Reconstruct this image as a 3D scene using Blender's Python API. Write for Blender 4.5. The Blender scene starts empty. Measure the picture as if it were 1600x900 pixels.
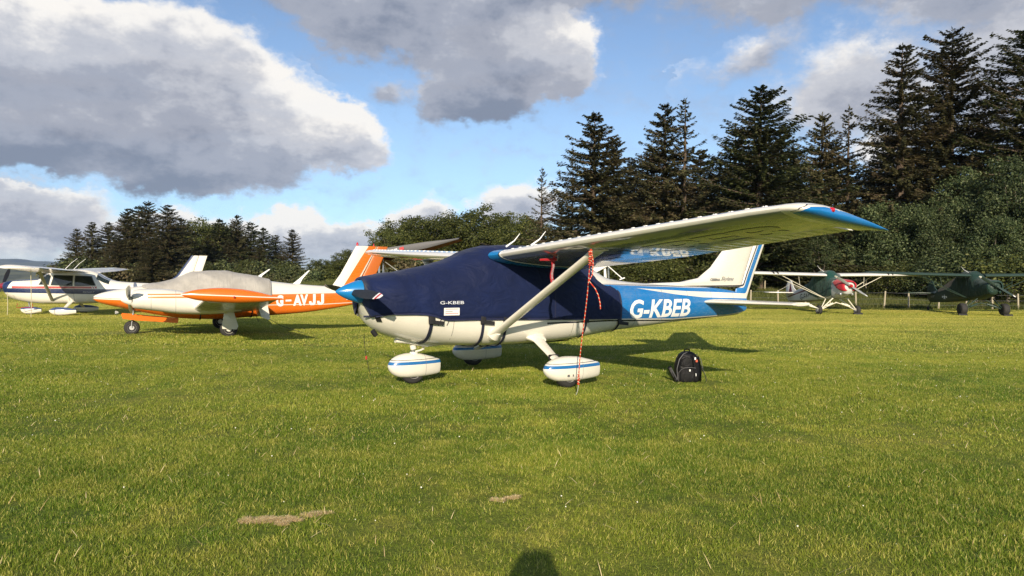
import bpy, bmesh, math, random
import numpy as np
from mathutils import Vector, Matrix, noise as mnoise
PI = math.pi
scene = bpy.context.scene
COL = scene.collection

# ---------------------------------------------------------------- camera
CAM_H, PITCH, ROLL, FPX = 1.568, -0.0175, 0.010, 1080.0
cam_d = bpy.data.cameras.new('camera')
cam_d.sensor_width = 36.0
cam_d.lens = FPX / 1600.0 * 36.0
cam_d.clip_start = 0.05
cam_d.clip_end = 60000
cam = bpy.data.objects.new('camera', cam_d)
COL.objects.link(cam)
fwd = Vector((0, math.cos(PITCH), math.sin(PITCH)))
up0 = Vector((0, -math.sin(PITCH), math.cos(PITCH)))
rt0 = Vector((1, 0, 0))
rt = rt0 * math.cos(ROLL) + up0 * math.sin(ROLL)
up = -rt0 * math.sin(ROLL) + up0 * math.cos(ROLL)
M = Matrix((rt, up, -fwd)).transposed().to_4x4()
M.translation = (0, 0, CAM_H)
cam.matrix_world = M
scene.camera = cam

# ---------------------------------------------------------------- exposure, sun
scene.view_settings.view_transform = 'Standard'
scene.view_settings.look = 'None'
scene.view_settings.gamma = 1
scene.view_settings.exposure = 0.50
SUN_EL, SUN_AZ = math.radians(22.0), math.radians(2.36)     # the sun stands behind the camera
sun_d = bpy.data.lights.new('sun', 'SUN')
sun_d.energy = 4.5
sun_d.angle = math.radians(0.53)
sun_d.color = (1.0, 0.86, 0.66)
sun = bpy.data.objects.new('sun', sun_d)
COL.objects.link(sun)
sun_dir = Vector((math.sin(SUN_AZ) * math.cos(SUN_EL), math.cos(SUN_AZ) * math.cos(SUN_EL), -math.sin(SUN_EL)))
sun.rotation_euler = sun_dir.to_track_quat('-Z', 'Y').to_euler()
sun.location = (-3, -60, 40)

# ---------------------------------------------------------------- world: nishita sky with clouds
world = bpy.data.worlds.new('World')
scene.world = world
world.use_nodes = True
wt = world.node_tree
wt.nodes.clear()
WN, WL = wt.nodes, wt.links


class NT:
    """tiny expression builder for node trees"""
    def __init__(s, tree):
        s.t = tree

    def lk(s, v, sock):
        if hasattr(v, 'is_output'):
            s.t.links.new(v, sock)
        else:
            sock.default_value = v

    def m(s, op, a, b=0.0, c=None, clamp=False):
        n = s.t.nodes.new('ShaderNodeMath'); n.operation = op; n.use_clamp = clamp
        s.lk(a, n.inputs[0]); s.lk(b, n.inputs[1])
        if c is not None: s.lk(c, n.inputs[2])
        return n.outputs[0]

    def add(s, a, b): return s.m('ADD', a, b)
    def sub(s, a, b): return s.m('SUBTRACT', a, b)
    def mul(s, a, b): return s.m('MULTIPLY', a, b)
    def mn(s, a, b): return s.m('MINIMUM', a, b)
    def mx(s, a, b): return s.m('MAXIMUM', a, b)
    def lt(s, a, b): return s.m('LESS_THAN', a, b)
    def gt(s, a, b): return s.m('GREATER_THAN', a, b)

    def step(s, v, a, b, smooth=True):
        n = s.t.nodes.new('ShaderNodeMapRange')
        n.interpolation_type = 'SMOOTHSTEP' if smooth else 'LINEAR'
        n.clamp = True
        s.lk(v, n.inputs[0]); s.lk(a, n.inputs[1]); s.lk(b, n.inputs[2])
        return n.outputs[0]

    def vm(s, op, a, b=(0, 0, 0), out=0):
        n = s.t.nodes.new('ShaderNodeVectorMath'); n.operation = op
        s.lk(a, n.inputs[0]); s.lk(b, n.inputs[1])
        return n.outputs[out]

    def comb(s, x, y, z):
        n = s.t.nodes.new('ShaderNodeCombineXYZ')
        s.lk(x, n.inputs[0]); s.lk(y, n.inputs[1]); s.lk(z, n.inputs[2])
        return n.outputs[0]

    def sep(s, v):
        n = s.t.nodes.new('ShaderNodeSeparateXYZ'); s.lk(v, n.inputs[0])
        return n.outputs[0], n.outputs[1], n.outputs[2]

    def noise(s, vec, scale, detail=4, rough=0.5, dist=0.0, out=0):
        n = s.t.nodes.new('ShaderNodeTexNoise')
        s.lk(vec, n.inputs['Vector']); n.inputs['Scale'].default_value = scale
        n.inputs['Detail'].default_value = detail; n.inputs['Roughness'].default_value = rough
        n.inputs['Distortion'].default_value = dist
        return n.outputs[out]

    def mix(s, f, a, b):
        n = s.t.nodes.new('ShaderNodeMix'); n.data_type = 'RGBA'
        s.lk(f, n.inputs[0])
        for v, k in ((a, 6), (b, 7)):
            if not hasattr(v, 'is_output') and len(v) == 3: v = (*v, 1)
            s.lk(v, n.inputs[k])
        return n.outputs[2]

    def curve(s, x, pts):
        """piecewise-linear function of x"""
        xs = [p[0] for p in pts]; vs = [p[1] for p in pts]
        x0, x1 = min(xs), max(xs); v0, v1 = min(vs), max(vs)
        if v1 - v0 < 1e-6: v1 = v0 + 1
        n = s.t.nodes.new('ShaderNodeFloatCurve')
        cm = n.mapping; cm.extend = 'HORIZONTAL'
        c = cm.curves[0]
        q = [((a - x0) / (x1 - x0), (b - v0) / (v1 - v0)) for a, b in pts]
        c.points[0].location = q[0]; c.points[1].location = q[-1]
        for p in q[1:-1]: c.points.new(*p)
        for p in c.points: p.handle_type = 'VECTOR'
        cm.update()
        s.lk(s.m('DIVIDE', s.sub(x, x0), x1 - x0, clamp=True), n.inputs['Value'])
        return s.add(s.mul(n.outputs[0], v1 - v0), v0)


w = NT(wt)
sky = WN.new('ShaderNodeTexSky')
sky.sky_type = 'NISHITA'
sky.sun_disc = False
sky.sun_elevation = SUN_EL
sky.sun_rotation = PI + SUN_AZ
sky.altitude = 50
sky.air_density = 1.0
sky.dust_density = 0.35
sky.ozone_density = 1.6
tc = WN.new('ShaderNodeTexCoord')
dirv = tc.outputs['Generated']
dx, dy, dz = w.sep(dirv)
az = w.m('ARCTAN2', dx, dy)
el = w.m('ARCSINE', dz)
# cloud banks: (azimuth, elevation, half width, half height, tilt, weight, whiteness) in radians
BANKS = [
 (-.68, .235, .22, .092, 0.05, 1.0, .42), (-.50, .245, .17, .092, -0.05, 1.0, .50), (-.38, .205, .14, .088, -0.2, 1.0, .60), (-.275, .195, .095, .058, -0.25, .95, 1.0),
 (-.44, .160, .16, .055, .03, .9, .15), (-.86, .25, .20, .125, 0.1, 1.0, .40), (-.62, .165, .22, .045, -0.02, .85, .2), (-.33, .155, .08, .036, .2, .6, .05),
 (-.22, .385, .17, .075, -.15, .9, .55), (-.06, .365, .13, .095, -.1, 1.0, .38), (-.045, .262, .085, .056, .1, .9, .15), (.045, .305, .070, .052, 0, .95, .75),
 (-.02, .46, .25, .11, 0, .9, .3), (-.168, .255, .035, .025, 0, .28, .1), (-.225, .165, .04, .035, 0, .27, .1),
 (.40, .385, .20, .050, .02, .52, .35), (.62, .355, .18, .065, .0, .62, .20), (.33, .30, .10, .036, .5, .27, .35), (.46, .235, .13, .085, .1, .40, .42), (.55, .44, .35, .05, 0, .7, .2),
 (.66, .24, .16, .12, 0, .42, .25), (.50, .165, .05, .04, .3, .45, .9),
 (-.64, .070, .13, .045, 0, .78, .50), (-.45, .050, .10, .034, 0, .7, .6), (-.33, .055, .08, .032, 0, .78, .7),
 (-.22, .045, .10, .030, 0, .78, .6), (-.70, .012, .22, .034, 0, .9, 1.05), (-.35, .012, .25, .026, 0, .8, .8), (-.13, .070, .055, .030, .1, .72, .8), (.01, .100, .07, .034, .15, .80, .8), (-.295, .108, .035, .007, 0, .16, .0),
 (-1.3, .35, .4, .12, 0, .9, .5), (1.25, .35, .4, .10, 0, .9, .5), (-2.2, .4, .5, .12, 0, .9, .5), (2.5, .5, .5, .12, 0, .8, .5), (.3, .9, .9, .2, 0, .8, .4),
]
wn1 = w.noise(w.comb(az, w.mul(el, 1.35), 0.0), 8.0, 9, 0.60, 0.0, out=1)
wn3 = w.noise(w.comb(az, w.mul(el, 1.35), 5.0), 30.0, 6, 0.62, 0.0, out=1)
warp = w.vm('ADD', w.vm('MULTIPLY', w.vm('SUBTRACT', wn1, (.5, .5, .5)), (.13, .10, 0)), w.vm('MULTIPLY', w.vm('SUBTRACT', wn3, (.5, .5, .5)), (.040, .034, 0)))
wn2 = w.noise(w.comb(az, w.mul(el, 1.5), 3.7), 20.0, 7, 0.66, 0.0)
pw = w.vm('ADD', w.comb(az, el, 0.0), warp)
dens = sw = sy = sb = None
for (a, e, ra, re_, rot, wgt, br) in BANKS:
    nd = WN.new('ShaderNodeMapping'); nd.vector_type = 'TEXTURE'
    WL.new(pw, nd.inputs['Vector'])
    nd.inputs['Location'].default_value = (a, e, 0)
    nd.inputs['Rotation'].default_value = (0, 0, rot)
    nd.inputs['Scale'].default_value = (ra * 1.25, re_ * 1.25, 1)
    v = w.mul(w.m('SUBTRACT', 1.0, w.vm('LENGTH', nd.outputs[0], out=1), clamp=True), wgt)
    ly = w.sep(nd.outputs[0])[1]
    if dens is None:
        dens, sw, sy, sb = v, v, w.mul(v, ly), w.mul(v, br)
    else:
        dens = w.m('SMOOTH_MAX', dens, v, 0.12)
        sw = w.add(sw, v); sy = w.m('MULTIPLY_ADD', v, ly, sy); sb = w.m('MULTIPLY_ADD', v, br, sb)
isw = w.m('DIVIDE', 1.0, w.add(sw, .0001))
ly = w.mul(sy, isw)
wht = w.mul(sb, isw)
dd = w.add(dens, w.mul(w.sub(wn2, .5), .26))
alpha = w.step(dd, .07, .25)
veil = w.mul(w.step(w.noise(w.comb(w.mul(az, 1.2), w.mul(el, 5.0), 9.0), 2.2, 5, .6), .50, .8), .22)
lump = w.noise(w.comb(az, w.mul(el, 1.7), 1.3), 9.0, 6, .62)
edge = w.sub(1.0, w.step(dd, .15, .50))
lit = w.add(w.add(w.mul(ly, .75), w.mul(w.sub(lump, .5), 1.7)), w.add(w.sub(wht, .42), w.mul(edge, .30)))
lit = w.add(lit, w.mul(w.sub(wn2, .5), .85))
c1 = w.mix(w.step(lit, -.62, -.10), (.22, .255, .335), (.37, .395, .47))
c2 = w.mix(w.step(lit, -.10, .30), c1, (.54, .555, .61))
cloud_c = w.mix(w.step(lit, .28, .85), c2, (.93, .90, .86))
bg1 = WN.new('ShaderNodeBackground'); bg1.inputs['Strength'].default_value = 0.096
tint = w.vm('MULTIPLY', sky.outputs[0], w.mix(w.step(el, .0, .22), (.62, .80, 1.16), (.94, .97, 1.06)))
WL.new(tint, bg1.inputs['Color'])
bg2 = WN.new('ShaderNodeBackground'); bg2.inputs['Strength'].default_value = .75
WL.new(cloud_c, bg2.inputs['Color'])
mixs = WN.new('ShaderNodeMixShader')
above = w.step(el, -.01, .03)
WL.new(w.mul(w.m('ADD', w.mul(alpha, .96), veil, clamp=True), above), mixs.inputs[0])
WL.new(bg1.outputs[0], mixs.inputs[1]); WL.new(bg2.outputs[0], mixs.inputs[2])
wo = WN.new('ShaderNodeOutputWorld')
WL.new(mixs.outputs[0], wo.inputs['Surface'])
world.cycles.sampling_method = 'MANUAL'
world.cycles.sample_map_resolution = 512

# ================================================================= helpers
def tag(o, label=None, cat=None, group=None, kind=None):
    if label: o['label'] = label
    if cat: o['category'] = cat
    if group: o['group'] = group
    if kind: o['kind'] = kind
    return o


def thing(name, label, cat, loc=(0, 0, 0), rz=0.0, group=None):
    o = bpy.data.objects.new(name, None)
    o.empty_display_size = .2
    COL.objects.link(o)
    o.location = loc; o.rotation_euler = (0, 0, rz)
    return tag(o, label, cat, group)


def link(name, me, parent=None):
    o = bpy.data.objects.new(name, me)
    COL.objects.link(o)
    if parent is not None: o.parent = parent
    return o


def mesh_obj(name, verts, faces, mat, parent=None, smooth=True, angle=40, midx=None):
    me = bpy.data.meshes.new(name)
    me.from_pydata([tuple(v) for v in verts], [], [tuple(f) for f in faces])
    for mm in (mat if isinstance(mat, (list, tuple)) else [mat]):
        me.materials.append(mm)
    if midx is not None: me.polygons.foreach_set('material_index', midx)
    me.validate(); me.update()
    if smooth:
        me.polygons.foreach_set('use_smooth', [True] * len(me.polygons))
        me.set_sharp_from_angle(angle=math.radians(angle))
    return link(name, me, parent)


def np_mesh(name, V, Q, mat, parent=None, smooth=False):
    """fast mesh from numpy verts (n,3) and quads/tris (m,k)"""
    me = bpy.data.meshes.new(name)
    n, k = Q.shape
    me.vertices.add(len(V)); me.vertices.foreach_set('co', V.astype(np.float32).ravel())
    me.loops.add(n * k); me.loops.foreach_set('vertex_index', Q.astype(np.int32).ravel())
    me.polygons.add(n)
    me.polygons.foreach_set('loop_start', np.arange(0, n * k, k, dtype=np.int32))
    me.update(calc_edges=True)
    if smooth: me.polygons.foreach_set('use_smooth', [True] * n)
    for mm in (mat if isinstance(mat, (list, tuple)) else [mat]): me.materials.append(mm)
    me.validate()
    return me


class Geo:
    """collects shapes into one mesh"""
    def __init__(s): s.v = []; s.f = []
    def add(s, v, f):
        o = len(s.v); s.v += [tuple(p) for p in v]; s.f += [tuple(i + o for i in q) for q in f]
        return s
    def loft(s, rings, caps=True, closed=True):
        n = len(rings[0]); v = [p for r in rings for p in r]; f = []
        for i in range(len(rings) - 1):
            for j in range(n if closed else n - 1):
                a = i * n + j; b = i * n + (j + 1) % n
                f.append((a, b, b + n, a + n))
        if caps and closed:
            f.append(tuple(range(n - 1, -1, -1))); f.append(tuple(range((len(rings) - 1) * n, len(rings) * n)))
        return s.add(v, f)
    def tube(s, path, r, n=10, caps=True, flat=1.0):
        path = [Vector(p) for p in path]
        rr = r if isinstance(r, (list, tuple)) else [r] * len(path)
        rings = []; prev = None
        for i, p in enumerate(path):
            t = (path[min(i + 1, len(path) - 1)] - path[max(i - 1, 0)]).normalized()
            if prev is None:
                a = Vector((0, 0, 1)) if abs(t.z) < .9 else Vector((1, 0, 0))
                u = t.cross(a).normalized()
            else:
                u = (prev - t * prev.dot(t)).normalized()
            prev = u; vv = t.cross(u)
            rings.append([p + (u * math.cos(2 * PI * k / n) + vv * math.sin(2 * PI * k / n) * flat) * rr[i] for k in range(n)])
        return s.loft(rings, caps)
    def box(s, c, d, rot=None):
        c = Vector(c); h = Vector(d) / 2
        v = [Vector((sx * h.x, sy * h.y, sz * h.z)) for sx in (-1, 1) for sy in (-1, 1) for sz in (-1, 1)]
        if rot is not None: v = [rot @ p for p in v]
        v = [p + c for p in v]
        return s.add(v, [(0, 1, 3, 2), (4, 6, 7, 5), (0, 4, 5, 1), (2, 3, 7, 6), (0, 2, 6, 4), (1, 5, 7, 3)])
    def lathe(s, c, axis, prof, n=24):
        """prof: (distance along axis, radius)"""
        ax = Vector(axis).normalized(); c = Vector(c)
        a = Vector((0, 0, 1)) if abs(ax.z) < .9 else Vector((1, 0, 0))
        u = ax.cross(a).normalized(); vv = ax.cross(u)
        rings = [[c + ax * d + (u * math.cos(2 * PI * k / n) + vv * math.sin(2 * PI * k / n)) * max(r, 1e-4) for k in range(n)] for d, r in prof]
        return s.loft(rings)
    def plate(s, poly, t, axis=1):
        """polygon of (a,b) given in the plane normal to axis (1: x,z ; 2: x,y), extruded t"""
        n = len(poly)
        if axis == 1: A = [(p[0], -t / 2, p[1]) for p in poly]; B = [(p[0], t / 2, p[1]) for p in poly]
        else: A = [(p[0], p[1], -t / 2) for p in poly]; B = [(p[0], p[1], t / 2) for p in poly]
        return s.add(A + B, [tuple(range(n))[::-1], tuple(range(n, 2 * n))] + [(i, (i + 1) % n, (i + 1) % n + n, i + n) for i in range(n)])
    def obj(s, name, mat, parent=None, smooth=True, angle=40, bevel=0.0):
        o = mesh_obj(name, s.v, s.f, mat, parent, False)
        bm = bmesh.new(); bm.from_mesh(o.data)
        bmesh.ops.recalc_face_normals(bm, faces=bm.faces)
        if bevel > 0:
            bmesh.ops.bevel(bm, geom=[e for e in bm.edges if e.calc_face_angle(0) > .6], offset=bevel, segments=2, affect='EDGES', profile=.6)
        bm.to_mesh(o.data); bm.free()
        if smooth:
            o.data.polygons.foreach_set('use_smooth', [True] * len(o.data.polygons))
            o.data.set_sharp_from_angle(angle=math.radians(angle))
        return o


def new_mat(name):
    m = bpy.data.materials.new(name); m.use_nodes = True
    t = m.node_tree; t.nodes.clear()
    out = t.nodes.new('ShaderNodeOutputMaterial')
    p = t.nodes.new('ShaderNodeBsdfPrincipled')
    t.links.new(p.outputs[0], out.inputs['Surface'])
    return m, NT(t), p, out


def paint(name, col, rough=.35, layers=(), metallic=0.0, coat=0.0, grime=.10, bump=0.0, bscale=30, bvec=None, spec=.5):
    """base colour with sharp painted layers (functions of object x, y, z), slight dirt and uneven gloss"""
    m, n, p, out = new_mat(name)
    tcn = n.t.nodes.new('ShaderNodeTexCoord'); obv = tcn.outputs['Object']
    x, y, z = n.sep(obv)
    c = (*col, 1)
    for fn, lc in layers:
        c = n.mix(fn(n, x, y, z), c, lc)
    d = n.noise(obv, 2.3, 5, .65)
    d2 = n.noise(n.vm('MULTIPLY', obv, (1, 1, 4)), 9.0, 4, .6)
    f = n.mul(n.step(n.add(n.mul(d, .6), n.mul(d2, .4)), .42, .75), grime)
    c = n.mix(f, c, tuple(v * .45 + .02 for v in col) if sum(col) > .4 else tuple(v * 1.5 + .02 for v in col))
    n.lk(c, p.inputs['Base Color'])
    n.lk(n.add(rough, n.mul(n.sub(d2, .5), .18)), p.inputs['Roughness'])
    p.inputs['Metallic'].default_value = metallic
    p.inputs['Specular IOR Level'].default_value = spec
    p.inputs['Coat Weight'].default_value = coat
    p.inputs['Coat Roughness'].default_value = .08
    if bump:
        b = n.t.nodes.new('ShaderNodeBump'); b.inputs['Strength'].default_value = bump; b.inputs['Distance'].default_value = .01
        v = n.vm('MULTIPLY', obv, bvec) if bvec else obv
        n.lk(n.noise(v, bscale, 4, .6), b.inputs['Height'])
        n.t.links.new(b.outputs[0], p.inputs['Normal'])
    return m


def pchip(xs, ys, x):
    xs = np.array(xs, float); ys = np.array(ys, float); x = np.clip(np.array(x, float), xs[0], xs[-1])
    h = np.diff(xs); d = np.diff(ys) / h; m = np.zeros(len(xs))
    for i in range(1, len(xs) - 1):
        if d[i - 1] * d[i] > 0:
            w1 = 2 * h[i] + h[i - 1]; w2 = h[i] + 2 * h[i - 1]
            m[i] = (w1 + w2) / (w1 / d[i - 1] + w2 / d[i])
    m[0] = d[0]; m[-1] = d[-1]
    i = np.clip(np.searchsorted(xs, x) - 1, 0, len(xs) - 2)
    t = (x - xs[i]) / h[i]
    return (2*t**3-3*t**2+1)*ys[i]+(t**3-2*t**2+t)*h[i]*m[i]+(-2*t**3+3*t**2)*ys[i+1]+(t**3-t**2)*h[i]*m[i+1]


class Body:
    """lofted body along x. rows: x, z_top, z_bottom, z_widest, half_width, upper exponent, lower exponent"""
    def __init__(s, rows, yc=0.0):
        s.r = np.array(rows, float); s.yc = yc
    def at(s, x, off=0.0):
        g = [float(pchip(s.r[:, 0], s.r[:, k], x)) for k in range(1, 7)]
        g[0] += off; g[1] -= off; g[3] += off
        return g
    def pt(s, x, th, off=0.0):
        """th 0 = port widest, pi/2 = top, pi = starboard, -pi/2 = bottom"""
        zt, zb, zm, hw, nu, nl = s.at(x, off)
        c, q = math.cos(th), math.sin(th)
        n = nu if q >= 0 else nl
        y = -hw * math.copysign(abs(c) ** (2 / n), c)
        z = zm + (zt - zm if q >= 0 else zm - zb) * math.copysign(abs(q) ** (2 / n), q)
        return (x, s.yc + y, z)
    def halfy(s, x, z, off=0.0):
        zt, zb, zm, hw, nu, nl = s.at(x, off)
        if z >= zm: t = (z - zm) / max(zt - zm, 1e-4); n = nu
        else: t = (zm - z) / max(zm - zb, 1e-4); n = nl
        return hw * max(0.0, 1 - min(1, t) ** n) ** (1 / n)
    def theta(s, x, z):
        """angle on the port side at height z"""
        zt, zb, zm, hw, nu, nl = s.at(x)
        if z >= zm: return math.asin(min(1, (z - zm) / (zt - zm)) ** (nu / 2))
        return -math.asin(min(1, (zm - z) / (zm - zb)) ** (nl / 2))
    def mesh(s, name, mat, parent, xs=None, m=40, x0=None, x1=None, nx=40, off=0.0, caps=True, angle=50):
        if xs is None:
            a = s.r[0, 0] if x0 is None else x0; b = s.r[-1, 0] if x1 is None else x1
            xs = [a + (b - a) * (1 - math.cos(PI * i / nx)) / 2 * .5 + (b - a) * i / nx * .5 for i in range(nx + 1)]
        g = Geo().loft([[s.pt(x, 2 * PI * k / m, off) for k in range(m)] for x in xs], caps)
        return g.obj(name, mat, parent, angle=angle)
    def patch(s, name, mat, parent, poly, off=.006, side=1, step=.06):
        """polygon in (x,z) laid on the port (side=1) or starboard side"""
        return flat_on(name, mat, parent, [poly], lambda u, v: (u, s.yc - side * (s.halfy(u, v) + off), v), step)
    def strap(s, name, mat, parent, keys, wd, off=.03, thk=.006, n=26):
        """band round the body; keys: list of (theta, x)"""
        g = Geo(); rings = []
        ths = [k[0] for k in keys]; xx = [k[1] for k in keys]
        for i in range(n + 1):
            th = ths[0] + (ths[-1] - ths[0]) * i / n
            x = float(np.interp(th, ths, xx))
            a = s.pt(x - wd / 2, th, off); b = s.pt(x + wd / 2, th, off)
            c = s.pt(x + wd / 2, th, off + thk); d = s.pt(x - wd / 2, th, off + thk)
            rings.append([a, b, c, d])
        return g.loft(rings).obj(name, mat, parent)


def flat_on(name, mat, parent, polys, fn, step=.06):
    """2-D polygons cut into a grid and wrapped by fn(u,v) -> xyz"""
    bm = bmesh.new()
    for poly in polys:
        bm.faces.new([bm.verts.new((p[0], 0, p[1])) for p in poly])
    cut_grid(bm, step)
    for v in bm.verts: v.co = fn(v.co.x, v.co.z)
    me = bpy.data.meshes.new(name); bm.to_mesh(me); bm.free(); me.materials.append(mat)
    me.polygons.foreach_set('use_smooth', [True] * len(me.polygons))
    return link(name, me, parent)


def cut_grid(bm, step):
    xs = [v.co.x for v in bm.verts]; zs = [v.co.z for v in bm.verts]
    for lo, hi, ax in ((min(xs), max(xs), 0), (min(zs), max(zs), 2)):
        k = lo + step
        while k < hi - 1e-4:
            co = [0, 0, 0]; no = [0, 0, 0]; co[ax] = k; no[ax] = 1
            bmesh.ops.bisect_plane(bm, geom=bm.verts[:] + bm.edges[:] + bm.faces[:], plane_co=co, plane_no=no)
            k += step


def text_on(name, txt, mat, parent, u0, v0, wd, ht, fn, bold=.0, shear=0.0, step=.08):
    """lettering wd x ht with lower left corner (u0, v0), wrapped by fn"""
    cu = bpy.data.curves.new('lettering', 'FONT')
    cu.body = txt; cu.size = 1; cu.offset = bold; cu.shear = shear; cu.resolution_u = 3
    to = bpy.data.objects.new('lettering', cu); COL.objects.link(to)
    bpy.context.view_layer.update()
    me = bpy.data.meshes.new_from_object(to.evaluated_get(bpy.context.evaluated_depsgraph_get()))
    bpy.data.objects.remove(to); bpy.data.curves.remove(cu)
    bm = bmesh.new(); bm.from_mesh(me); bpy.data.meshes.remove(me)
    xs = [v.co.x for v in bm.verts]; ys = [v.co.y for v in bm.verts]
    ax, bx, ay, by = min(xs), max(xs), min(ys), max(ys)
    for v in bm.verts:
        v.co = (u0 + (v.co.x - ax) / (bx - ax) * wd, 0, v0 + (v.co.y - ay) / (by - ay) * ht)
    cut_grid(bm, step)
    for v in bm.verts: v.co = fn(v.co.x, v.co.z)
    me = bpy.data.meshes.new(name); bm.to_mesh(me); bm.free(); me.materials.append(mat)
    return link(name, me, parent)


def foil(xc, t=.12, cam=.022):
    yt = 5 * t * (.2969 * math.sqrt(max(xc, 0)) - .126 * xc - .3516 * xc**2 + .2843 * xc**3 - .1020 * xc**4)
    p = .4
    yc = cam / p**2 * (2 * p * xc - xc * xc) if xc < p else cam / (1 - p)**2 * (1 - 2 * p + 2 * p * xc - xc * xc)
    return yc + yt, yc - yt


FOIL_INC = [0.0]


def foil_ring(y, xle, ch, zle, t=.12, a=0.0, b=1.0, n=14, cam=.022, droop=0.0):
    """closed section between chord fractions a..b; droop rotates it downwards about the point a"""
    fr = [a + (b - a) * (1 - math.cos(PI * i / n)) / 2 for i in range(n + 1)] if a == 0 else [a + (b - a) * i / n for i in range(n + 1)]
    up_ = [(f, foil(f, t, cam)[0]) for f in fr]; lo = [(f, foil(f, t, cam)[1]) for f in fr]
    pts = up_ + lo[::-1]
    if a == 0: pts = up_ + lo[::-1][:-1]
    out = []
    ax_, az_ = a, sum(foil(a, t, cam)) / 2
    cd, sd = math.cos(droop), math.sin(droop)
    for f, h in pts:
        if droop: f, h = ax_ + (f - ax_) * cd + (h - az_) * sd, az_ - (f - ax_) * sd + (h - az_) * cd
        out.append((xle + f * ch, y, zle + h * ch - f * ch * FOIL_INC[0]))
    return out


def lerp(a, b, t): return a + (b - a) * t


def sect(stations, y):
    ys = [s[0] for s in stations]
    return [float(np.interp(y, ys, [s[k] for s in stations])) for k in (1, 2, 3, 4)]


def make_wing(parent, side, st, mat, mcs, y_root, y_tip, cut=.73, flap=None, ail=None, n_span=10, name='wing', csname=('flap', 'aileron'), cam=.022, droop=0.0):
    """st: (lateral, x_le, chord, z_le, thickness). side +1 = port (local -Y)"""
    def ring(yn, a, b, n=14, dr=0.0):
        xl, ch, zl, t = sect(st, yn)
        return foil_ring(-side * yn, xl, ch, zl, t, a, b, n, cam, dr)
    ys = sorted(set([y_root + (y_tip - y_root) * i / n_span for i in range(n_span + 1)] + [s[0] for s in st if y_root < s[0] < y_tip]))
    wg = Geo().loft([ring(y, 0, cut if flap or ail else 1.0) for y in ys]).obj(name, mat, parent, angle=35)
    for rng, nm in ((flap, csname[0]), (ail, csname[1])):
        if rng:
            Geo().loft([ring(lerp(rng[0], rng[1], i / 4), cut + .008, 1.0, 6, droop if nm == csname[1] else 0) for i in range(5)]).obj(nm, mcs, wg, angle=35)
    return wg


def wheel(parent, x, yn, z, r, wd, mt, mr, name='wheel', seg=28):
    """tyre and rim; axle along local Y; yn positive to port"""
    t = thing_part = Geo().lathe((x, -yn - wd / 2, z), (0, 1, 0), [(0, r * .55), (0, r * .80), (wd * .08, r * .92), (wd * .28, r * .99), (wd * .5, r), (wd * .72, r * .99), (wd * .92, r * .92), (wd, r * .80), (wd, r * .55)], seg).obj(name, mt, parent)
    Geo().lathe((x, -yn - wd * .53, z), (0, 1, 0), [(0, r * .12), (0, r * .30), (wd * .12, r * .34), (wd * .1, r * .5), (0, r * .56), (wd * 1.06, r * .56), (wd * .96, r * .5), (wd * .94, r * .34), (wd * 1.06, r * .30), (wd * 1.06, r * .12)], 20).obj('rim', mr, t)
    return t


def blade(g, c, d, along, L, ch, tw0=.9, tw1=.3, r0=.1, n=9):
    """propeller blade from hub c outward along d; 'along' = shaft direction"""
    d = Vector(d).normalized(); s = Vector(along).normalized(); e = d.cross(s).normalized(); c = Vector(c)
    rings = []
    for i in range(n):
        t = i / (n - 1); rr = r0 + (L - r0) * t
        cw = ch * (0.55 + .45 * math.sin(min(1, t * 1.6) * PI / 2)) * (1 - .35 * max(0, t - .6) / .4) * (1 if t < .97 else .6)
        tw = lerp(tw0, tw1, t); th = lerp(.32, .08, min(1, t * 1.4))
        u = e * math.cos(tw) + s * math.sin(tw); v = s * math.cos(tw) - e * math.sin(tw)
        rings.append([c + d * rr + u * (cw / 2) * math.cos(2 * PI * k / 12) + v * (cw / 2 * th) * math.sin(2 * PI * k / 12) for k in range(12)])
    return g.loft(rings)


def dup(src, parent=None, loc=None, rz=None, **props):
    o = src.copy(); COL.objects.link(o)
    if parent is not None: o.parent = parent
    if loc is not None: o.location = loc
    if rz is not None: o.rotation_euler = (0, 0, rz)
    for k, v in props.items(): o[k] = v
    for ch in src.children:
        dup(ch, o)
    return o


def sstep(a, b, x):
    t = np.clip((x - a) / (b - a), 0, 1); return t * t * (3 - 2 * t)


def ground_z(x, y):
    x = np.asarray(x, float); y = np.asarray(y, float)
    z = -.26 * sstep(12, 31, y) * (1 - .25 * sstep(0, 20, x))
    z = z + 1.32 * sstep(42, 62, y) * sstep(-30, -10, x)
    q = x / np.maximum(y, 1.0)
    z = z - 34 * sstep(60, 900, y) * sstep(.60, .68, -q) - 7 * sstep(160, 900, y)
    return z


def gz(x, y): return float(ground_z(x, y))
# ================================================================= ground
def leaf_mix(m, n, p, out, colsock, trans=.35, rough=.6, spec=.25):
    """principled + translucent for leaves and blades"""
    n.lk(colsock, p.inputs['Base Color']); p.inputs['Roughness'].default_value = rough
    p.inputs['Specular IOR Level'].default_value = spec
    tr = n.t.nodes.new('ShaderNodeBsdfTranslucent'); n.lk(colsock, tr.inputs['Color'])
    mx = n.t.nodes.new('ShaderNodeMixShader'); mx.inputs[0].default_value = trans
    n.t.links.new(p.outputs[0], mx.inputs[1]); n.t.links.new(tr.outputs[0], mx.inputs[2])
    n.t.links.new(mx.outputs[0], out.inputs['Surface'])


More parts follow.
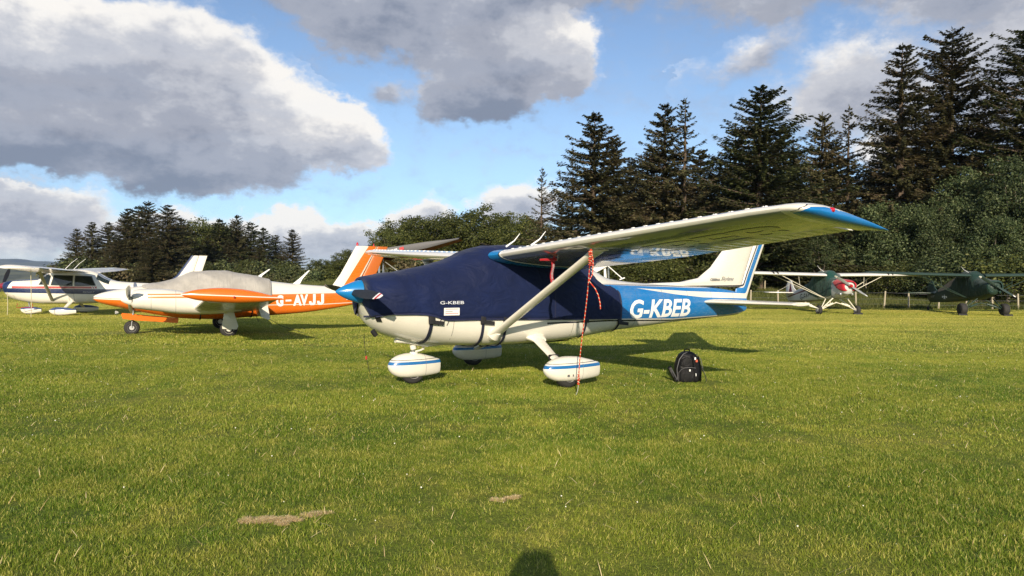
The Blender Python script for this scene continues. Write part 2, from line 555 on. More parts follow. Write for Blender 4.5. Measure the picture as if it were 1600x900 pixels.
def turf_colour(n, pos):
    """colour of the turf by place: lush green with yellowed, drier drifts"""
    x, y, z = n.sep(pos)
    a = n.noise(pos, .33, 4, .6)
    b = n.noise(pos, 1.9, 4, .65)
    st = n.noise(n.vm('MULTIPLY', pos, (.05, .5, 1)), 1.0, 4, .6)
    c = n.mix(n.step(a, .38, .62), (.074, .108, .016), (.118, .140, .024))
    c = n.mix(n.mul(n.step(b, .45, .72), .75), c, (.185, .180, .045))
    dry = n.mul(n.step(y, 8.0, 36.0), .75)
    c = n.mix(dry, c, n.mix(n.step(st, .35, .65), (.170, .176, .036), (.27, .235, .085)))
    c = n.mix(n.mul(n.step(n.noise(pos, .9, 3, .5), .60, .70), .55), c, (.055, .098, .014))
    c = n.vm('MULTIPLY', c, n.mix(n.step(n.noise(n.vm('MULTIPLY', pos, (.10, .42, 1)), 1.0, 4, .65), .36, .66), (.86, .90, .80), (1.20, 1.16, 1.12)))
    return c


gm, n, p, out = new_mat('turf')
pos = n.t.nodes.new('ShaderNodeNewGeometry').outputs['Position']
gx, gy, gzz = n.sep(pos)
c = turf_colour(n, pos)
fine = n.noise(pos, 55, 5, .7)
tex2 = n.noise(n.vm('MULTIPLY', pos, (1, .35, 1)), 14, 5, .7)
c = n.mix(n.mul(n.step(fine, .35, .62), .8), n.mix(.58, c, (.018, .028, .006)), c)
c = n.mix(n.mul(n.step(tex2, .55, .75), .35), c, (.25, .23, .085))
rank = n.step(gy, 41.0, 43.5)                                       # the longer, greener grass behind the fence
c = n.vm('MULTIPLY', c, (1.68, 1.66, 1.34))
c = n.mix(n.mul(rank, .85), c, n.mix(n.step(n.noise(n.vm('MULTIPLY', pos, (1, .4, 1)), .8, 5, .7), .35, .66), (.050, .078, .016), (.135, .140, .040)))
n.lk(c, p.inputs['Base Color']); p.inputs['Roughness'].default_value = .8; p.inputs['Specular IOR Level'].default_value = .15
bp = n.t.nodes.new('ShaderNodeBump'); bp.inputs['Strength'].default_value = .9; bp.inputs['Distance'].default_value = .05
n.lk(n.add(n.mul(fine, .5), n.noise(pos, 9, 4, .6)), bp.inputs['Height']); n.t.links.new(bp.outputs[0], p.inputs['Normal'])
GRASS_GROUND = gm

ax_ = np.concatenate([-np.geomspace(8000, 60, 26), np.linspace(-55, 55, 111), np.geomspace(60, 8000, 26)])
ay_ = np.concatenate([-np.geomspace(4000, 20, 12), np.linspace(-15, 75, 121), np.geomspace(78, 9000, 50)])
GX, GY = np.meshgrid(ax_, ay_)
GZ = ground_z(GX, GY)
small = np.array([[mnoise.noise((x * .35, y * .35, 0)) * .02 + mnoise.noise((x * 1.3, y * 1.3, 5)) * .008 if -60 < y < 80 and abs(x) < 60 else 0 for x, y in zip(r1, r2)] for r1, r2 in zip(GX, GY)])
V = np.stack([GX, GY, GZ + small], -1).reshape(-1, 3)
nx_ = len(ax_); ny_ = len(ay_)
ii = (np.arange(ny_ - 1)[:, None] * nx_ + np.arange(nx_ - 1)[None, :]).ravel()
Q = np.stack([ii, ii + 1, ii + 1 + nx_, ii + nx_], -1)
tag(link('grass_field', np_mesh('grass_field', V, Q, gm, smooth=True)), kind='structure')

# ---- blades of grass: tufts of real blades, scattered as instances
def blade_mat(name, tall=False):
    m, n, p, out = new_mat(name)
    pos = n.t.nodes.new('ShaderNodeNewGeometry').outputs['Position']
    rnd = n.t.nodes.new('ShaderNodeNewGeometry').outputs['Random Per Island']
    c = turf_colour(n, pos)
    c = n.mix(n.step(rnd, .0, .5), n.mix(.5, c, (.030, .062, .008)), c)
    c = n.mix(n.mul(n.step(rnd, .72, .98), .75), c, (.36, .31, .13))
    c = n.vm('MULTIPLY', c, (2.36, 2.36, 1.68))
    leaf_mix(m, n, p, out, c, .42, .45, .35)
    return m


BLADE = blade_mat('grass_blade')


def tuft(rng, nb, rad, h0, h1, w0):
    V = []; F = []
    for i in range(nb):
        r = rad * math.sqrt(rng.random()); a = rng.random() * 2 * PI
        bx, by = r * math.cos(a), r * math.sin(a)
        h = lerp(h0, h1, rng.random() ** 1.6); wd = w0 * lerp(.7, 1.3, rng.random())
        ya = rng.random() * 2 * PI; lean = rng.random() * .9; la = rng.random() * 2 * PI
        ux, uy = math.cos(ya) * wd / 2, math.sin(ya) * wd / 2
        o = len(V)
        for t, s in ((0, 1), (.5, .85), (1, .12)):
            k = lean * h * t * t
            cx, cy, cz = bx + math.cos(la) * k, by + math.sin(la) * k, h * t * (1 - .25 * lean * t)
            V.append((cx - ux * s, cy - uy * s, cz)); V.append((cx + ux * s, cy + uy * s, cz))
        F += [(o, o + 1, o + 3, o + 2), (o + 2, o + 3, o + 5, o + 4)]
    return V, F


def tuft_object(name, seed, nb, rad, h0, h1, w0, mat):
    V, F = tuft(random.Random(seed), nb, rad, h0, h1, w0)
    me = bpy.data.meshes.new(name); me.from_pydata(V, [], F); me.materials.append(mat)
    return bpy.data.objects.new(name, me)          # not linked: only a source for the scattering


def scatter(name, pts, rots, scls, src, label=None, mat=None, kind='stuff'):
    """points with rotation and scale; a geometry-node tree puts one tuft on each"""
    me = bpy.data.meshes.new(name)
    me.vertices.add(len(pts)); me.vertices.foreach_set('co', np.asarray(pts, np.float32).ravel())
    a = me.attributes.new('rz', 'FLOAT', 'POINT'); a.data.foreach_set('value', np.asarray(rots, np.float32))
    b = me.attributes.new('sc', 'FLOAT', 'POINT'); b.data.foreach_set('value', np.asarray(scls, np.float32))
    if mat: me.materials.append(mat)
    o = link(name, me); tag(o, label, kind=kind)
    ng = bpy.data.node_groups.new(name, 'GeometryNodeTree')
    ng.interface.new_socket('Geometry', in_out='INPUT', socket_type='NodeSocketGeometry')
    ng.interface.new_socket('Geometry', in_out='OUTPUT', socket_type='NodeSocketGeometry')
    N = ng.nodes; L = ng.links
    gi = N.new('NodeGroupInput'); go = N.new('NodeGroupOutput')
    iop = N.new('GeometryNodeInstanceOnPoints')
    j = N.new('GeometryNodeJoinGeometry') if False else N.new('GeometryNodeGeometryToInstance')
    for s_ in src:
        oi = N.new('GeometryNodeObjectInfo'); oi.inputs['Object'].default_value = s_
        L.new(oi.outputs['Geometry'], j.inputs[0])
    ar = N.new('GeometryNodeInputNamedAttribute'); ar.data_type = 'FLOAT'; ar.inputs['Name'].default_value = 'rz'
    asx = N.new('GeometryNodeInputNamedAttribute'); asx.data_type = 'FLOAT'; asx.inputs['Name'].default_value = 'sc'
    cx = N.new('ShaderNodeCombineXYZ'); L.new(ar.outputs[0], cx.inputs[2])
    L.new(gi.outputs[0], iop.inputs['Points']); L.new(j.outputs[0], iop.inputs['Instance'])
    iop.inputs['Pick Instance'].default_value = True
    L.new(cx.outputs[0], iop.inputs['Rotation']); L.new(asx.outputs[0], iop.inputs['Scale'])
    L.new(iop.outputs[0], go.inputs[0])
    md = o.modifiers.new('scatter', 'NODES'); md.node_group = ng
    return o


rs = np.random.RandomState(7)


def wedge(y0, y1, dens, margin=1.2, slope=.80):
    """random places on the grass between two distances"""
    area = (y1 - y0) * (slope * (y0 + y1) + 2 * margin)
    k = int(area * dens)
    y = np.sqrt(rs.rand(k) * (y1**2 - y0**2) + y0**2)
    x = (rs.rand(k) * 2 - 1) * (slope * y + margin)
    return x, y


# bare, dry patches where the blades are missing
DRY = [(-1.56, 4.34, .15, .045, .05), (-1.40, 4.36, .13, .040, .25), (-1.27, 4.45, .10, .030, .30), (-1.43, 4.29, .07, .03, 0), (-.07, 4.78, .060, .030, .1), (.02, 4.83, .065, .026, .25)]


def in_dry(x, y, f=1.0):
    r = np.zeros(len(x), bool)
    for (cx, cy, a, b, t) in DRY:
        u = (x - cx) * math.cos(t) + (y - cy) * math.sin(t); v = -(x - cx) * math.sin(t) + (y - cy) * math.cos(t)
        r |= (u / a) ** 2 + (v / b) ** 2 < f + np.array([1.1 * mnoise.noise((p_ * 9, q_ * 9, 0)) for p_, q_ in zip(x, y)])
    return r & (np.random.RandomState(1).rand(len(x)) < .88)


def field_part(y0, y1, dens, srcs, smin, smax, label, margin=1.2):
    x, y = wedge(y0, y1, dens, margin)
    k = ~in_dry(x, y); x = x[k]; y = y[k]
    z = ground_z(x, y) - .004
    cl = np.array([mnoise.noise((a * 1.1, b * 1.1, 3)) for a, b in zip(x, y)])
    sc = (smin + (smax - smin) * rs.rand(len(x))) * (1 + .35 * cl)
    return scatter('grass_tufts', np.stack([x, y, z], -1), rs.rand(len(x)) * 6.28, sc, srcs, label)


near_src = [tuft_object('tuft', 10 + i, 46, .075, .013, .042, .0032, BLADE) for i in range(6)]
mid_src = [tuft_object('tuft', 30 + i, 52, .14, .014, .040, .0050, BLADE) for i in range(5)]
far_src = [tuft_object('tuft', 50 + i, 64, .34, .018, .046, .011, BLADE) for i in range(4)]
field_part(2.3, 6.5, 330, near_src, .75, 1.25, 'short green mown grass nearest the camera', 3.5)
field_part(6.5, 15, 130, mid_src, .75, 1.25, 'short mown grass around the parked blue and white aircraft', 4)
field_part(15, 40, 26, far_src, .75, 1.25, 'yellowing mown grass farther out on the airfield', 5)
# ================================================================= trees
def foliage_mat(name, dark, mid, light, lit=.5, trans=.25, brown=None, sc=.7):
    m, n, p, out = new_mat(name)
    g = n.t.nodes.new('ShaderNodeNewGeometry')
    rnd = g.outputs['Random Per Island']
    tcn = n.t.nodes.new('ShaderNodeTexCoord'); ob = tcn.outputs['Object']
    cl = n.noise(ob, sc, 4, .6)
    oi = n.t.nodes.new('ShaderNodeObjectInfo').outputs['Random']
    c = n.mix(n.step(n.add(n.mul(rnd, .6), n.mul(cl, .6)), .35, .85), dark, mid)
    c = n.mix(n.mul(n.step(rnd, .70, 1.0), lit), c, light)
    if brown: c = n.mix(n.mul(n.step(n.noise(ob, .45, 3, .6), .47, .66), .65), c, brown)
    c = n.vm('SCALE', c, (0, 0, 0))
    n.lk(n.add(.80, n.mul(oi, .42)), c.node.inputs['Scale'])
    leaf_mix(m, n, p, out, c, trans, .55, .25)
    return m


def bark_mat(name, a, b):
    m, n, p, out = new_mat(name)
    ob = n.t.nodes.new('ShaderNodeTexCoord').outputs['Object']
    c = n.mix(n.step(n.noise(n.vm('MULTIPLY', ob, (6, 6, .9)), 2.0, 6, .7), .35, .65), a, b)
    n.lk(c, p.inputs['Base Color']); p.inputs['Roughness'].default_value = .9
    return m


SPRUCE = foliage_mat('spruce_needles', (.048, .052, .022), (.120, .116, .050), (.22, .200, .090), .6, .26, (.165, .120, .066))
SPRUCE_GREEN = foliage_mat('green_spruce_needles', (.042, .058, .020), (.106, .124, .044), (.20, .208, .080), .55, .22, (.085, .072, .032))
OAK = foliage_mat('olive_leaves', (.042, .056, .013), (.095, .108, .026), (.18, .18, .055), .6, .30)
SYCAMORE = foliage_mat('sycamore_leaves', (.032, .052, .020), (.092, .120, .046), (.22, .245, .115), .6, .30)
BARK = bark_mat('spruce_bark', (.045, .032, .022), (.12, .085, .06))
BARK_PALE = bark_mat('pale_bark', (.09, .075, .055), (.22, .19, .145))


def conifer_mesh(seed, H, R, bare=.08, dens=1.0, shape=.85, droop=.25, mat=SPRUCE, sparse=.0, low=.0):
    """tapered trunk; whorls of limbs, each limb a spine with flat hanging sprays of needles"""
    rg = np.random.RandomState(seed); V = []; Qf = []; LV = []; LF = []
    nlev = int(H * 2.9 * dens)
    quads = []
    limbs = Geo()
    for i in range(nlev):
        t = bare + (1 - bare) * (i + rg.rand() * .7) / nlev              # height fraction
        z0_ = t * H
        prof = (1 - t) ** shape
        prof *= (.75 + .25 * min(1, (t - bare) / .12)) if low == 0 else 1
        L0 = R * prof + .12
        nb = max(3, int(round(5 + 2 * rg.rand())))
        a0 = rg.rand() * 6.28
        for b in range(nb):
            if rg.rand() < sparse: continue
            a = a0 + b * 6.28 / nb + rg.randn() * .25
            z = min(H * .985, z0_ + rg.randn() * .12)
            L = L0 * (.55 + .6 * rg.rand()) * (1.25 if rg.rand() < .10 else 1)
            rise = .55 * t ** 2.2 - droop * (1 - t) + rg.randn() * .10
            ns = 5
            ss = np.linspace(0, 1, ns)
            sx = ss * L; sz = z + rise * sx + .20 * L * ss ** 2.2 - .10 * L * ss
            P = np.stack([sx * math.cos(a), sx * math.sin(a), sz], -1)
            if L > .9:
                limbs.tube([tuple(q) for q in P[[0, 2, 4]]], [.018 + .014 * L, .012 + .006 * L, .006], 3, False)
            k = int((26 + 50 * L) * (1.0 if sparse < .2 else .65))
            u = rg.rand(k) ** .80
            px_ = np.interp(u, ss, P[:, 0]); py_ = np.interp(u, ss, P[:, 1]); pz_ = np.interp(u, ss, P[:, 2])
            side = np.where(rg.rand(k) < .5, -1, 1)
            ang = a + side * (.5 + .75 * rg.rand(k)) * (1 - .5 * u)
            ln = (.13 + .27 * rg.rand(k)) * (1.15 - .5 * u) * (.60 + .14 * min(L, 3.2))
            dz_ = .12 - .85 * rg.rand(k) * (1 - .45 * t)
            d = np.stack([np.cos(ang), np.sin(ang), dz_], -1); d /= np.linalg.norm(d, axis=1)[:, None]
            base = np.stack([px_, py_, pz_ + rg.randn(k) * .045 * min(L, 2.5)], -1)
            wv = np.cross(d, np.array([0, 0, 1.0])); wv /= np.linalg.norm(wv, axis=1)[:, None] + 1e-6
            wv[:, 2] += rg.randn(k) * .5
            wd = (.026 + .036 * rg.rand(k))[:, None] * (1 + .10 * min(L, 3))
            mid = base + d * (ln * .5)[:, None]; tip = base + d * ln[:, None]; tip[:, 2] -= .04
            quads.append(np.stack([base, mid + wv * wd, tip, mid - wv * wd], 1))
    # leader
    k = 14
    zz = H * (.965 + .035 * rg.rand(k)); ang = rg.rand(k) * 6.28
    base = np.stack([0 * zz, 0 * zz, zz], -1); d = np.stack([np.cos(ang) * .35, np.sin(ang) * .35, .25 + .5 * rg.rand(k)], -1)
    wv = np.stack([-np.sin(ang), np.cos(ang), 0 * ang], -1) * .03
    quads.append(np.stack([base, base + d * .2 + wv, base + d * .42, base + d * .2 - wv], 1))
    A = np.concatenate(quads); Vn = A.reshape(-1, 3); Qn = np.arange(len(Vn)).reshape(-1, 4)
    crown = np_mesh('crown', Vn, Qn, mat)
    tg = Geo().tube([(0, 0, -.4), (0, 0, 0), (.02, 0, H * .3), (-.02, .02, H * .7), (0, 0, H * .985)], [H * .020, H * .017, H * .012, H * .006, .015], 8)
    tg.add(limbs.v, limbs.f)
    tm = bpy.data.meshes.new('trunk'); tm.from_pydata(tg.v, [], tg.f); tm.materials.append(BARK)
    return tm, crown


def broad_mesh(seed, H, Rx, mat, trunk=.25, nclump=170, leaf=.17, per=46, squash=.8, bark=BARK_PALE, flat=1.0):
    """trunk forking into limbs; clumps of leaves round the limb ends, uneven outline with gaps"""
    rg = np.random.RandomState(seed)
    tg = Geo(); quads = []
    zc = H * (trunk + (1 - trunk) * .48); Rz = H * (1 - trunk) * .52
    tg.tube([(0, 0, -.3), (.05, 0, H * .18), (.0, .05, H * .45), (0, 0, H * .75)], [H * .03, H * .024, H * .016, .03], 8)
    cs = []
    for i in range(nclump):
        v = rg.randn(3); v /= np.linalg.norm(v)
        if v[2] < -.55: v[2] *= -.4
        bump_ = 1 + .55 * mnoise.noise((v[0] * 1.9 + seed, v[1] * 1.9, v[2] * 1.9)) + .10 * rg.randn()
        rr = (.42 + .58 * rg.rand() ** .35) * bump_
        c = np.array([v[0] * Rx * rr, v[1] * Rx * rr * flat, zc + v[2] * Rz * rr])
        if c[2] < .25: c[2] = .25 + .5 * rg.rand()
        cs.append(c)
        if i % 5 == 0:
            z0 = H * (.15 + .4 * rg.rand())
            m_ = (c * .55 + np.array([0, 0, z0]) * .45); m_[2] -= .1
            tg.tube([(0, 0, z0), tuple(m_), tuple(c)], [H * .010, H * .006, .012], 4, False)
        cr = (.40 + .62 * rg.rand()) * min(1.35, Rx * .34 + .25) * (170 / nclump) ** .3
        q = rg.randn(per, 3); q /= np.linalg.norm(q, axis=1)[:, None]; q *= (rg.rand(per, 1) ** .4) * cr
        q[:, 2] *= squash
        nrm = q / (np.linalg.norm(q, axis=1)[:, None] + 1e-6) + rg.randn(per, 3) * .55 + np.array([0, 0, .5])
        nrm /= np.linalg.norm(nrm, axis=1)[:, None]
        t1 = np.cross(nrm, rg.randn(per, 3)); t1 /= np.linalg.norm(t1, axis=1)[:, None]; t2 = np.cross(nrm, t1)
        s = leaf * (.55 + .8 * rg.rand(per, 1)); p0 = q + c
        quads.append(np.stack([p0 - t1 * s * .5, p0 + t2 * s * .36 + t1 * s * .05, p0 + t1 * s * .6, p0 - t2 * s * .36 + t1 * s * .05], 1))
    A = np.concatenate(quads); Vn = A.reshape(-1, 3); Qn = np.arange(len(Vn)).reshape(-1, 4)
    crown = np_mesh('crown', Vn, Qn, mat)
    tm = bpy.data.meshes.new('trunk'); tm.from_pydata(tg.v, [], tg.f); tm.materials.append(bark)
    return tm, crown


def tree(name, meshes, label, cat, x, y, s=1.0, rz=0.0, sx=1.0, group=None):
    t = thing(name, label, cat, (x, y, gz(x, y) - .05), rz, group)
    t.scale = (s * sx, s * sx, s)
    link('trunk', meshes[0], t); link('crown', meshes[1], t)
    return t


# kinds: tall open spruce, dense spruce, wide bushy spruce, thin sparse spruce, layered spruce
K = {
 'wide': conifer_mesh(1, 17, 5.0, .05, 1.05, .66, .16, SPRUCE_GREEN, low=1),
 'dense': conifer_mesh(2, 15, 4.3, .05, 1.05, .72, .22, SPRUCE, low=1),
 'dense2': conifer_mesh(3, 15, 4.7, .05, 1.0, .78, .28, SPRUCE, low=1),
 'sparse': conifer_mesh(4, 15, 3.2, .06, .80, .80, .05, SPRUCE, sparse=.28),
 'layer': conifer_mesh(5, 21, 4.7, .10, .72, .70, .18, SPRUCE, sparse=.12),
 'tall': conifer_mesh(6, 22, 5.8, .06, .90, .62, .02, SPRUCE, low=1, sparse=.06),
 'tall2': conifer_mesh(7, 22, 6.2, .06, .90, .60, .08, SPRUCE_GREEN, low=1),
 'small': conifer_mesh(8, 11, 3.0, .06, .95, .75, .10, SPRUCE_GREEN, low=1),
 'syc': broad_mesh(11, 9, 3.6, SYCAMORE, .02, 170, .16, 260),
 'syc2': broad_mesh(12, 8, 2.8, SYCAMORE, .02, 130, .15, 230),
 'oak': broad_mesh(13, 9, 4.6, OAK, .02, 360, .20, 95),
 'oak2': broad_mesh(14, 8, 3.8, OAK, .02, 320, .19, 90),
 'bush': broad_mesh(15, 3.4, 1.8, SYCAMORE, .02, 120, .13, 70),
 'bush2': broad_mesh(16, 3.2, 2.2, OAK, .02, 130, .13, 70),
 'birch': broad_mesh(17, 7, 1.3, SYCAMORE, .22, 130, .13, 60),
}
KH = {'wide': 17, 'dense': 15, 'dense2': 15, 'sparse': 15, 'layer': 21, 'tall': 22, 'tall2': 22, 'small': 11, 'syc': 9, 'syc2': 8, 'oak': 9, 'oak2': 8, 'bush': 3.4, 'bush2': 3.2, 'birch': 7}

# kind, bearing x/y, distance, top height above eye per metre of distance, girth factor, label
HY = .0175
TREES = [
 # right-hand wood, front row
 ('sparse', .0417, 58, .157, 1.0, 'small thin spruce at the left end of the tall row, sky showing between its limbs'),
 ('sparse', .0860, 62, .186, .75, 'thin half bare spruce tucked against the left side of the first big one'),
 ('dense', .1170, 57, .236, 1.3, 'broad dark spruce with a blunt top, first big one of the tall row'),
 ('dense2', .2180, 58, .250, 1.05, 'dark spruce forming the left one of the close pair behind the wing'),
 ('sparse', .2470, 57, .258, 1.25, 'open spruce with a visible trunk, right one of the close pair'),
 ('wide', .3560, 54, .277, 1.38, 'very broad bushy spruce with upturned side limbs'),
 ('dense', .4450, 60, .238, .95, 'narrow spruce just right of the very broad bushy one'),
 ('sparse', .4830, 59, .248, 1.15, 'see-through spruce with short tiers, between the narrow one and the tall layered one'),
 ('layer', .5580, 56, .340, 1.30, 'tall spruce with well separated horizontal tiers of limbs'),
 ('tall', .6300, 57, .361, 1.32, 'tallest dark spruce, wide and full, left of the one cut by the picture edge'),
 ('tall2', .7420, 54, .365, 1.35, 'great dark spruce cut off by the right edge of the picture'),
 # second row and gap fillers
 ('dense', .0700, 72, .108, 1.3, 'low dark spruce filling the gap behind the thin one at the row end'),
 ('dense2', .1700, 70, .168, 1.3, 'dark spruce filling the dip between the first big one and the pair'),
 ('dense', .2900, 68, .148, 1.4, 'low spruce in the gap left of the very broad bushy one'),
 ('dense2', .4050, 66, .190, 1.3, 'dark spruce behind the right flank of the very broad bushy one'),
 ('dense', .5150, 68, .160, 1.4, 'low dark spruce in the bright gap before the tall layered one'),
 ('dense2', .5950, 68, .225, 1.3, 'dark spruce between the layered and the tallest one'),
 ('dense', .6850, 66, .215, 1.4, 'dark spruce filling the gap between the two tallest'),
 ('dense', .8100, 62, .30, 1.3, 'dark spruce beyond the right edge of the row'),
 ('tall', .8800, 58, .34, 1.1, 'tall full spruce just outside the right of the picture'),
 ('dense2', .1450, 64, .200, 1.3, 'dark spruce close behind the right side of the first big one'),
 ('dense', .3200, 64, .215, 1.3, 'dark spruce close behind the left side of the very broad bushy one'),
 ('dense2', .3850, 72, .215, 1.4, 'dark spruce directly behind the very broad bushy one'),
 ('dense', .4650, 70, .195, 1.5, 'dark spruce closing the sky gap behind the narrow one'),
 ('dense2', .5400, 64, .205, 1.4, 'dark spruce under the lowest tiers of the tall layered one'),
 ('dense', .2000, 66, .190, 1.4, 'dark spruce filling behind the left one of the close pair'),
 ('dense2', .2700, 64, .185, 1.4, 'dark spruce filling behind the right one of the close pair'),
 # broadleaved trees under the right-hand wood
 ('syc', .6480, 52, .150, .80, 'large grey green sycamore in front of the tallest spruces'),
 ('syc2', .6150, 50, .095, .9, 'medium sycamore at the left foot of the large grey green one'),
 ('syc', .7280, 48, .165, .85, 'large grey green sycamore at the right picture edge'),
 ('syc2', .5450, 53, .105, 1.1, 'rounded sycamore in the dark below the layered spruce'),
 ('syc2', .6950, 46, .085, 1.1, 'lower sycamore with pale leaves above the dark green aircraft'),
 ('birch', .4480, 51, .070, 1.1, 'slim light green young birch above the silver aircraft'),
 ('syc2', .4950, 55, .050, 1.0, 'low sycamore between the birch and the rounded sycamore'),
 ('oak2', .3950, 56, .060, 1.0, 'brownish green scrub tree behind the blue and white fin'),
 ('bush', .6230, 47, .034, 1.3, 'round pale green bush left of the field gate'),
 ('bush', .6700, 46, .040, 1.35, 'round pale green bush right behind the field gate'),
 ('bush2', .7180, 45, .040, 1.3, 'yellow green bush at the fence by the right picture edge'),
 ('bush2', .5700, 49, .022, 1.2, 'low yellow green bush between the two parked taildraggers'),
 # hedge trees behind the tail and the cabin
 ('oak2', .1150, 56, .046, 1.2, 'olive hedge tree under the first big spruce'),
 ('oak', .1850, 60, .044, 1.1, 'wide olive hedge tree seen below the wing, left of the fin'),
 ('oak2', .2500, 58, .048, 1.2, 'olive hedge tree seen just under the middle of the wing'),
 ('bush2', .2150, 53, .026, 1.5, 'low hedge bush on the skyline above the tail deck'),
 ('bush2', .1500, 54, .024, 1.5, 'low hedge bush behind the covered cabin rear'),
 ('oak2', .3200, 58, .050, 1.2, 'olive hedge tree left of the white fin'),
 # broadleaved trees in the middle
 ('oak', -.0150, 74, .088, 1.25, 'olive broadleaved tree at the right end of the middle clump'),
 ('oak2', .0250, 66, .080, 1.1, 'olive broadleaved tree under the thin spruce at the row end'),
 ('oak', -.0620, 78, .092, 1.3, 'tallest rounded olive tree of the middle clump'),
 ('oak2', -.1120, 76, .084, 1.35, 'rounded olive tree above the distant rotor wing'),
 ('oak', -.1500, 74, .076, 1.2, 'spreading olive tree at the left of the middle clump'),
 ('oak2', -.1780, 70, .062, 1.1, 'lower olive tree just right of the orange rudder'),
 ('oak2', -.2350, 84, .034, 1.3, 'low olive tree left of the orange and white fin'),
 ('oak', -.2720, 90, .020, 1.2, 'low olive hedge tree between the fin and the last left-hand spruce'),
 ('oak2', -.2050, 78, .030, 1.3, 'low olive tree behind the orange and white fin'),
 ('bush2', -.3050, 88, .004, 1.8, 'low dark hedge in the dip right of the left-hand wood'),
 # left-hand wood
 ('dense', -.6300, 104, .062, 1.2, 'spruce at the far left end of the left-hand wood'),
 ('dense2', -.6080, 100, .072, 1.2, 'second spruce from the left end of the left-hand wood'),
 ('dense', -.5840, 102, .072, 1.3, 'spruce with a rounded top, third from the left end of the left-hand wood'),
 ('dense2', -.5560, 98, .092, 1.35, 'tall spruce at the left shoulder of the left-hand wood'),
 ('small', -.5400, 104, .096, 1.6, 'pointed spruce rising behind the left shoulder of the wood'),
 ('dense', -.5260, 99, .102, 1.3, 'highest pointed spruce of the left-hand wood'),
 ('dense2', -.4980, 96, .098, 1.45, 'broad blunt spruce at the right shoulder of the left-hand wood'),
 ('dense', -.4780, 106, .078, 1.4, 'spruce just behind the right shoulder of the left-hand wood'),
 ('oak', -.4560, 120, .070, 1.3, 'dark round broadleaved tree in the middle of the left-hand wood'),
 ('oak', -.4300, 124, .068, 1.2, 'dark round broadleaved tree just left of the spiky group'),
 ('small', -.4230, 118, .078, 1.5, 'small spruce leading the spiky group'),
 ('dense', -.3980, 120, .084, 1.1, 'highest spruce of the spiky group right of the left-hand wood'),
 ('small', -.3780, 122, .074, 1.5, 'slim spruce right of the highest one of the spiky group'),
 ('small', -.3600, 118, .066, 1.6, 'small pointed spruce fourth in the spiky group'),
 ('dense2', -.3420, 122, .056, 1.3, 'low spruce next to the last of the spiky group'),
 ('dense', -.3180, 112, .064, 1.25, 'last spruce at the right end of the left-hand wood'),
 ('dense2', -.4100, 112, .048, 1.5, 'low full spruce in front of the spiky group'),
 ('dense', -.4400, 108, .052, 1.5, 'low full spruce in front of the dark round trees'),
 ('dense2', -.3650, 112, .040, 1.5, 'low full spruce above the grey covered cabin rear'),
 ('oak2', -.3850, 96, .018, 1.0, 'olive bush tree between the two whip aerials'),
 ('oak2', -.4550, 92, .020, .9, 'small olive tree just right of the white fin'),
 ('oak2', -.3400, 98, .012, 1.1, 'low olive bush above the orange aircraft rear fuselage'),
 ('dense2', -.5700, 92, .050, 1.5, 'low full spruce above the red and blue striped aircraft'),
 ('dense', -.5200, 90, .046, 1.6, 'low full spruce left of the white fin'),
]
rt_ = random.Random(3)
for kind, q, Y, e, gf, label in TREES:
    X = q * Y
    zt = CAM_H + e * Y * 1.0
    h = zt - gz(X, Y) + .05
    s = h / KH[kind]
    spruce = kind in ('wide', 'dense', 'dense2', 'sparse', 'layer', 'tall', 'tall2', 'small')
    nm = 'spruce_tree' if spruce else {'birch': 'birch_tree', 'bush': 'bush', 'bush2': 'bush'}.get(kind, 'broadleaved_tree')
    if e < .05 and kind.startswith('oak') and Y < 64: gf *= 1.2
    tree(nm, K[kind], label, 'bush' if nm == 'bush' else 'tree', X, Y, s, rt_.random() * 6.28, gf * ((1.14 if spruce and kind != 'sparse' else 1.0) if s > .45 else 1.15),
         group='trees and bushes round the airfield')

# undergrowth along the foot of the woods: nobody could count it
und = []
for i, (mt_, hh, rr_) in enumerate([(SPRUCE, 2.0, 1.5), (OAK, 1.8, 1.5), (SYCAMORE, 1.7, 1.3), (SPRUCE_GREEN, 2.4, 1.5)]):
    und.append(bpy.data.objects.new('undergrowth_clump', broad_mesh(60 + i, hh, rr_, mt_, .0, 60, .22, 40)[1]))
P_ = []; S_ = []
for (q0, q1, Y0, Y1, n_, s0, s1) in [(.02, .95, 56, 70, 420, .6, 1.7), (-.20, .06, 66, 82, 150, .5, 1.4), (-.34, -.18, 80, 100, 90, .5, 1.2), (-.645, -.32, 92, 112, 260, .6, 1.6)]:
    for k in range(n_):
        q = q0 + (q1 - q0) * rs.rand(); Y = Y0 + (Y1 - Y0) * rs.rand()
        P_.append((q * Y, Y, gz(q * Y, Y) - .15)); S_.append(s0 + (s1 - s0) * rs.rand())
scatter('undergrowth', P_, rs.rand(len(P_)) * 6.28, S_, und, 'dark scrub and low branches along the foot of the woods')
# ================================================================= shared materials of the aircraft
WHITE = (.74, .705, .615)
M_WHITE = paint('cream_white_paint', WHITE, .28, coat=.5)
M_BLUE = paint('light_blue_paint', (.008, .185, .47), .28, coat=.5)
M_TYRE = paint('tyre_rubber', (.022, .021, .020), .8, grime=.5, bump=.3)
M_RIM = paint('rim_paint', (.55, .54, .52), .4, metallic=.3)
M_STEEL = paint('steel', (.55, .55, .54), .32, metallic=.9)
M_DARK = paint('dark_webbing', (.010, .010, .012), .7)
M_BLACKPROP = paint('propeller_black', (.018, .018, .019), .42)
M_LETTER = paint('white_lettering', (.82, .82, .80), .4, grime=.03)
M_LINE = paint('panel_gap', (.10, .10, .10), .7)
M_RED = paint('red_plastic', (.45, .012, .015), .35)
M_GLASS, _n, _p, _o = new_mat('tinted_glass')
_p.inputs['Base Color'].default_value = (.03, .045, .045, 1); _p.inputs['Roughness'].default_value = .04
